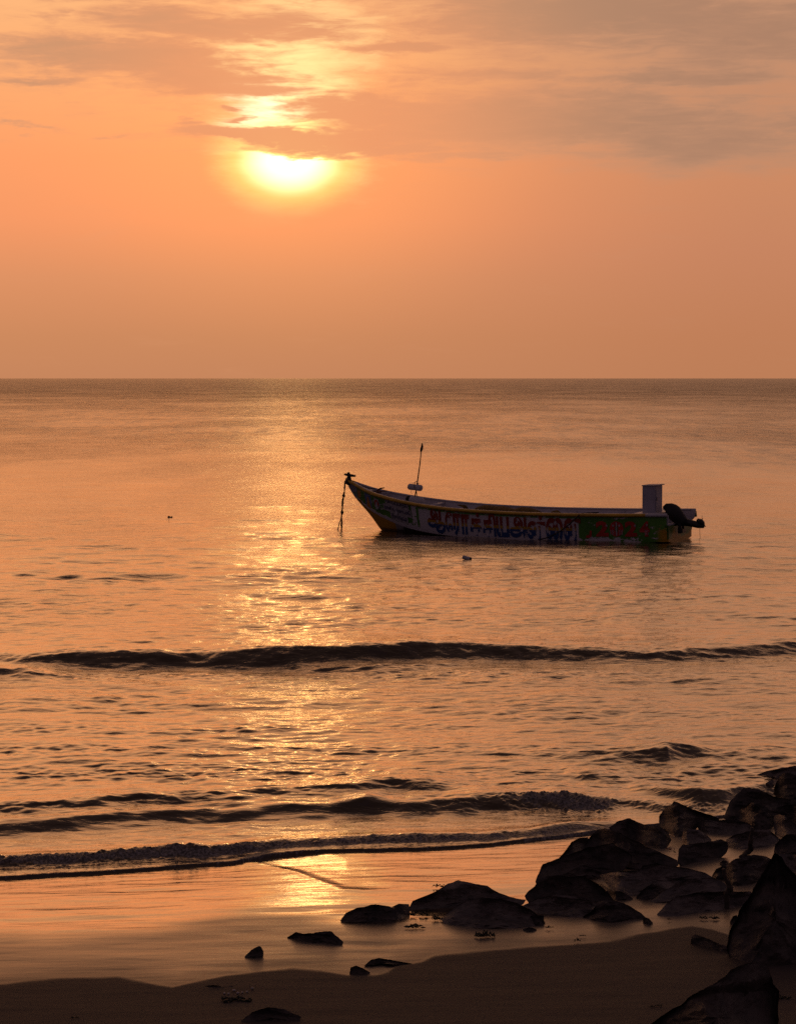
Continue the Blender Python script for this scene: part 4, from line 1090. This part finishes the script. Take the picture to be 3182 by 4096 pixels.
fl = empty('pole_float', STERN, rot=(0, 0, math.pi - YAW)); fl.scale = (SX, SY, 1); tag(fl, 'white foam float lashed crosswise to the leaning pole above the gunwale', 'float', 'white foam floats')
V, F = float_geo(q0(1632, 1946, pn_ + .1), q0(1687, 1953, pn_ + .1), .092); pymesh('float_body', V, F, M_foamw, fl)
V, F = join_geo([tube_geo([q0(1664, 1932, pn_ + .1) + Vector((0, .12 * math.cos(a), -.13 + .13 * math.sin(a) + .05)) for a in np.linspace(0, 2 * math.pi, 14)], .009, 5),
                 tube_geo([q0(1661, 1933, pn_), q0(1652, 1931, pn_), q0(1648, 1934, pn_)], .006, 5), tube_geo([q0(1664, 1935, pn_), q0(1672, 1933, pn_), q0(1677, 1931, pn_), q0(1676, 1936, pn_)], .006, 5),
                 tube_geo([q0(1645, 1960, pn_), q0(1643, 1968, pn_), q0(1647, 1976, pn_)], .006, 5), tube_geo([q0(1664, 1962, pn_), q0(1666, 1975, pn_), q0(1667, 1985, pn_)], .009, 5)])
pymesh('lashing', V, F, M_rope, fl)
f2 = empty('deck_float', STERN, rot=(0, 0, math.pi - YAW)); f2.scale = (SX, SY, 1); tag(f2, 'white foam float with dark end lying inside the boat below the pole', 'float', 'white foam floats')
V, F = float_geo(q0(1636, 1998, .0), q0(1692, 2004, .0), .105); pymesh('float_body', V, F, M_foamw, f2)
V, F = tube_geo([q0(1627, 1997, .0), q0(1632, 1997, .0), q0(1640, 1998, .0)], [.09, .115, .11], 16); pymesh('float_end', V, F, M_dark, f2)

# rusty grapnel on the foredeck
an = empty('grapnel_anchor', STERN, rot=(0, 0, math.pi - YAW)); an.scale = (SX, SY, 1); tag(an, 'small rusty grapnel anchor lying in the bow of the fishing boat', 'anchor')
c_ = q0(1512, 1972, 0.0)
tube('shank', [c_, c_ + Vector((-.40, -.05, .035))], .022, M_foamw, an, 8)
for k in range(5):
    a = k * 2 * math.pi / 5 + .3
    d = Vector((0, math.cos(a), math.sin(a) * .8))
    tube('fluke', [c_, c_ + d * .10 + Vector((.03, 0, 0)), c_ + d * .17 + Vector((-.08, 0, 0)), c_ + d * .20 + Vector((-.2, 0, 0))], [.028, .028, .026, .012], M_rust, an, 7)

# heaps of net inside the hull
def heap(label, x0, x1, ytops, n, depth, seed, mat=None, name='fishing_net', cat='net'):
    root_pts = []
    K = len(ytops); V = []; M_ = 17
    for i in range(K * 3 - 2):
        f = i / 3; i0 = min(int(f), K - 2); ff = f - i0
        yt = ytops[i0] * (1 - ff) + ytops[i0 + 1] * ff; x = x0 + (x1 - x0) * i / (K * 3 - 3)
        s, zt = loc_of(x, yt, n)
        zb_ = .22
        for j in range(M_):
            a = math.pi * j / (M_ - 1)
            V.append(Vector((s, n + depth * math.cos(a), zb_ + max(zt - zb_, .02) * math.sin(a) ** .6)))
    R_ = K * 3 - 2
    F = [(i * M_ + j, i * M_ + j + 1, (i + 1) * M_ + j + 1, (i + 1) * M_ + j) for i in range(R_ - 1) for j in range(M_ - 1)]
    F.append(tuple(range(M_))); F.append(tuple((R_ - 1) * M_ + j for j in range(M_ - 1, -1, -1)))
    V = wobble(V, .035, 7, seed)
    o = pymesh(name, V, F, mat or M_net, None); atloc(o)
    tag(o, label, cat, 'fishing nets heaped in the boat')
    return o
heap('long heap of yellow-brown fishing net amidships in the boat', 1893, 2155, [2040, 2024, 2020, 2022, 2026, 2025, 2032, 2034, 2029, 2030, 2035, 2046], .15, .40, 4)
heap('small round heap of fishing net showing over the gunwale nearer the stern', 2196, 2246, [2052, 2044, 2042, 2045, 2054], .15, .25, 9)
o = tube('yellow_cloth', [q0(1828, 2020, .2), q0(1846, 2023, .2), q0(1858, 2027, .2), q0(1868, 2042, .2)], [.01, .035, .06, .06], M_net); atloc(o); tag(o, 'scrap of torn yellow and dark cloth poking up left of the net heap', 'cloth')

# trailing lines over the near side and at the stern
def near_line(px_, r, label, n_off=.03, name='thin_line'):
    pts = []
    for x, y, n in px_:
        pts.append(q0(x, y, n))
    o = tube(name, pts, r, M_rope, None, 6); atloc(o); tag(o, label, 'rope', None); return o
near_line([(2392, 2050, .7), (2350, 2052, .9), (2325, 2055, 1.05), (2312, 2062, 1.12), (2275, 2098, 1.12), (2240, 2125, 1.10), (2190, 2150, 1.10), (2150, 2160, 1.10)], .018, 'brown rope looped over the near gunwale and trailing forward along the lettering')
near_line([(2806, 2062, -1.0), (2805, 2080, -1.0), (2796, 2110, -1.0), (2797, 2140, -1.0), (2799, 2176, -1.0)], .006, 'thin fishing line hanging from the far stern corner into the water')

# floating things
def floater(name, label, cat, pts_r, mat, px_, extra=None):
    g = at(*px_); r = empty(name, (g.x, g.y, 0)); tag(r, label, cat)
    return r, g
fb, g = floater('mooring_buoy', 'small white drum-shaped buoy floating just in front of the fishing boat', 'buoy', None, None, (1866, 2238))
V, F = float_geo((-.11, 0, .065), (.09, -.03, .01), .05); pymesh('buoy_body', V, F, M_foamw, fb)
V, F = tube_geo([Vector((.065, -.027, .02)), Vector((.095, -.03, .006)), Vector((.12, -.033, .0))], [.051, .053, .02], 14); pymesh('buoy_end', V, F, M_dark, fb)
fd, g = floater('floating_debris', 'small dark double-lobed float drifting alone left of the boat', 'debris', None, None, (680, 2073))
V, F = tube_geo([Vector((-.055 + .0, 0, .02)), Vector((-.03, 0, .025)), Vector((-.005, 0, .02)), Vector((.0, 0, .01)), Vector((.02, 0, .015)), Vector((.05, 0, .02)), Vector((.06, 0, .015))], [.02, .04, .028, .01, .026, .034, .015], 10)
fdm = pymesh('float_body', [v * 1.0 for v in V], F, M_rust, fd)
fd.scale = (1.3, 1.3, 1.3)

# ------------------------------------------------------------------ branches, weed and scraps on the beach
def branch(label, pts, rads, name='driftwood_branch', cat='branch', mat=None):
    """pts: (photo x, photo y, distance)"""
    P_ = [at_dist(x, y, d) for x, y, d in pts]
    # refine with small wobbles
    Q = []; Rr = []
    for i in range(len(P_) - 1):
        for j in range(5):
            f = j / 5; Q.append(P_[i].lerp(P_[i + 1], f)); Rr.append(rads[i] * (1 - f) + rads[i + 1] * f)
    Q.append(P_[-1]); Rr.append(rads[-1])
    k = np.arange(len(Q)) * .4; jj = fbm(k, k * 0 + len(label), 3, 5) * .5
    b = Q[-1].copy(); b.z = 0
    Q = [q + Vector((float(j_) * r, 0, 0)) - b for q, r, j_ in zip(Q, Rr, jj)]
    o = tube(name, Q, [r * .62 * (1 + .10 * math.sin(i * 1.7)) for i, r in enumerate(Rr)], mat or M_wood, None, 8)
    o.location = b; tag(o, label, cat); return o
_a = zr(1185, 905); _b = zr(1165, 1080); _c = zr(1160, 1170); _d = zr(1100, 1210); _e = zr(1050, 1258)
branch('crooked branch standing up beside the low wet shiny rock', [(*_a, 17.9), (*_b, 17.9), (*_c, 17.95), (*_d, 17.9), (*_e, 17.8)], [.022, .034, .045, .035, .03])
pts = [zb(915, -70), zb(925, 0), zb(975, 120), zb(985, 140), zb(950, 200), zb(955, 330), zb(960, 420), zb(958, 500), zb(985, 610)]
branch('long bent branch standing in front of the smooth wedge-shaped rock', [(x, y, 15.6) for x, y in pts], [.02, .022, .035, .045, .036, .032, .034, .036, .02])
pts = [zr(140, 950), zr(180, 1030), zr(240, 1110), zr(300, 1180)]
branch('thin dry vine drooping beside the knobbly dark boulder', [(x, y, 18.9) for x, y in pts], [.006, .007, .006, .005], 'vine', 'vine')
M_weed = simple('dark_seaweed', (0.020, 0.022, 0.008), 0.6, 0.6, 40.0, 0.8, 60)
M_leaf = simple('green_leaf', (0.05, 0.16, 0.02), 0.5, 0.3, 20)
M_leafo = simple('orange_leaf', (0.30, 0.06, 0.01), 0.5, 0.3, 20)
def clump(x, y, w, label, mat=None, name='seaweed_clump', cat='seaweed', hgt=.35, seed=0, n=14):
    """a tangle of short strands lying on the sand; w = width in metres"""
    g = at_sand(x, y); rs = np.random.RandomState(seed + 50); parts = []
    for k in range(n):
        c = Vector(((rs.rand() - .5) * w, (rs.rand() - .5) * w * .4, 0)); a = rs.rand() * 6.28; L_ = w * (.15 + .25 * rs.rand())
        d = Vector((math.cos(a), math.sin(a) * .6, 0)) * L_
        hz = w * hgt * rs.rand() * (1 - abs(c.x) / w)
        parts.append(tube_geo([c - d * .5 + Vector((0, 0, .003)), c + Vector((0, 0, hz * .7 + .006)), c + d * .5 + Vector((0, 0, hz * .3 + .003))], [w * .02, w * .05, w * .015], 5))
    V, F = join_geo(parts); o = pymesh(name, V, F, mat or M_weed, None); o.location = g
    tag(o, label, cat, 'scraps of seaweed on the sand' if cat == 'seaweed' else None); return o
clump(*z5(1095, 510), .14, 'dark seaweed tuft between the oval rock and the spreading rock', seed=1)
clump(*z5(1190, 535), .12, 'dark seaweed scrap touching the left tip of the spreading rock', seed=2)
clump(*z5(1070, 578), .14, 'low strip of seaweed left of the spreading rock front', seed=23, hgt=.15, n=24)
clump(*z5(1470, 630), .15, 'greenish seaweed tuft alone on smooth sand below the spreading rock', seed=4, n=26)
clump(*z5(1210, 352), .10, 'seaweed tuft on the left shoulder of the craggy rock', seed=5)
clump(*z4(382, 1148), .055, 'small dark tuft of weed below the flat wet glistening rock', seed=6, hgt=.6)
clump(*z4(418, 1116), .05, 'tiny sliver of weed just above the small dark tuft', seed=7, hgt=.1)
clump(*z4(220, 1068), .06, 'seaweed bits right of the cube-shaped stone', seed=8)
clump(*z5(65, 995), .20, 'flattened dark weed on the dry sand left of the half-buried rough rock', seed=9, hgt=.12)
clump(*zb(330, 483), .035, 'tiny dark lump on the wet sand left of the whale-backed rock', seed=10, hgt=.5)
clump(*zb(770, 470), .14, 'weed strands at the water line of the whale-backed rock', seed=11, hgt=.2)
clump(*zb(225, 1410), .05, 'small dark twig scrap on the dry sand left of the nearest boulder', seed=12, hgt=.2)
clump(*zb(140, 1418), .04, 'second faint scrap beside the small twig, farther from the nearest boulder', seed=13, hgt=.15)
clump(*zb(1575, 1325), .11, 'dark twig on the sand right of the nearest boulder', seed=14, hgt=.15)
clump(300, 4073, .05, 'tiny dark scrap near the bottom left corner', seed=15, hgt=.3)
clump(*zr(300, 1200), .06, 'small green leaf tuft between the peaked boulder and the brick-shaped block', M_leaf, 'leaf_tuft', 'leaf', .9, 16, 6)
clump(*zr(240, 1165), .09, 'orange fallen leaf on the little patch of sand behind the roof-shaped boulder', M_leafo, 'fallen_leaf', 'leaf', .4, 17, 5)
# white shell fragments
M_shell = simple('pale_shell', (0.42, 0.38, 0.35), 0.5, 0.2, 30)
def shells(label, cx, cy, n, spread, seed):
    g = at_sand(cx, cy); r = empty('shell_fragments', g); tag(r, label, 'shells'); rs = np.random.RandomState(seed)
    for k in range(n):
        c = Vector(((k / max(n - 1, 1) - .5) * spread, (rs.rand() - .3) * .10 + (k / n) * .12, .004)); a = rs.rand() * 3
        V, F = tube_geo([c - Vector((.012 * math.cos(a), .008, 0)), c, c + Vector((.014 * math.cos(a), .008, 0))], [.003, .009, .002], 6)
        pymesh('shell', V, F, M_shell, r)
shells('scattered pale shell fragments on the dry sand at lower left', *z5(70, 962), 7, .18, 3)
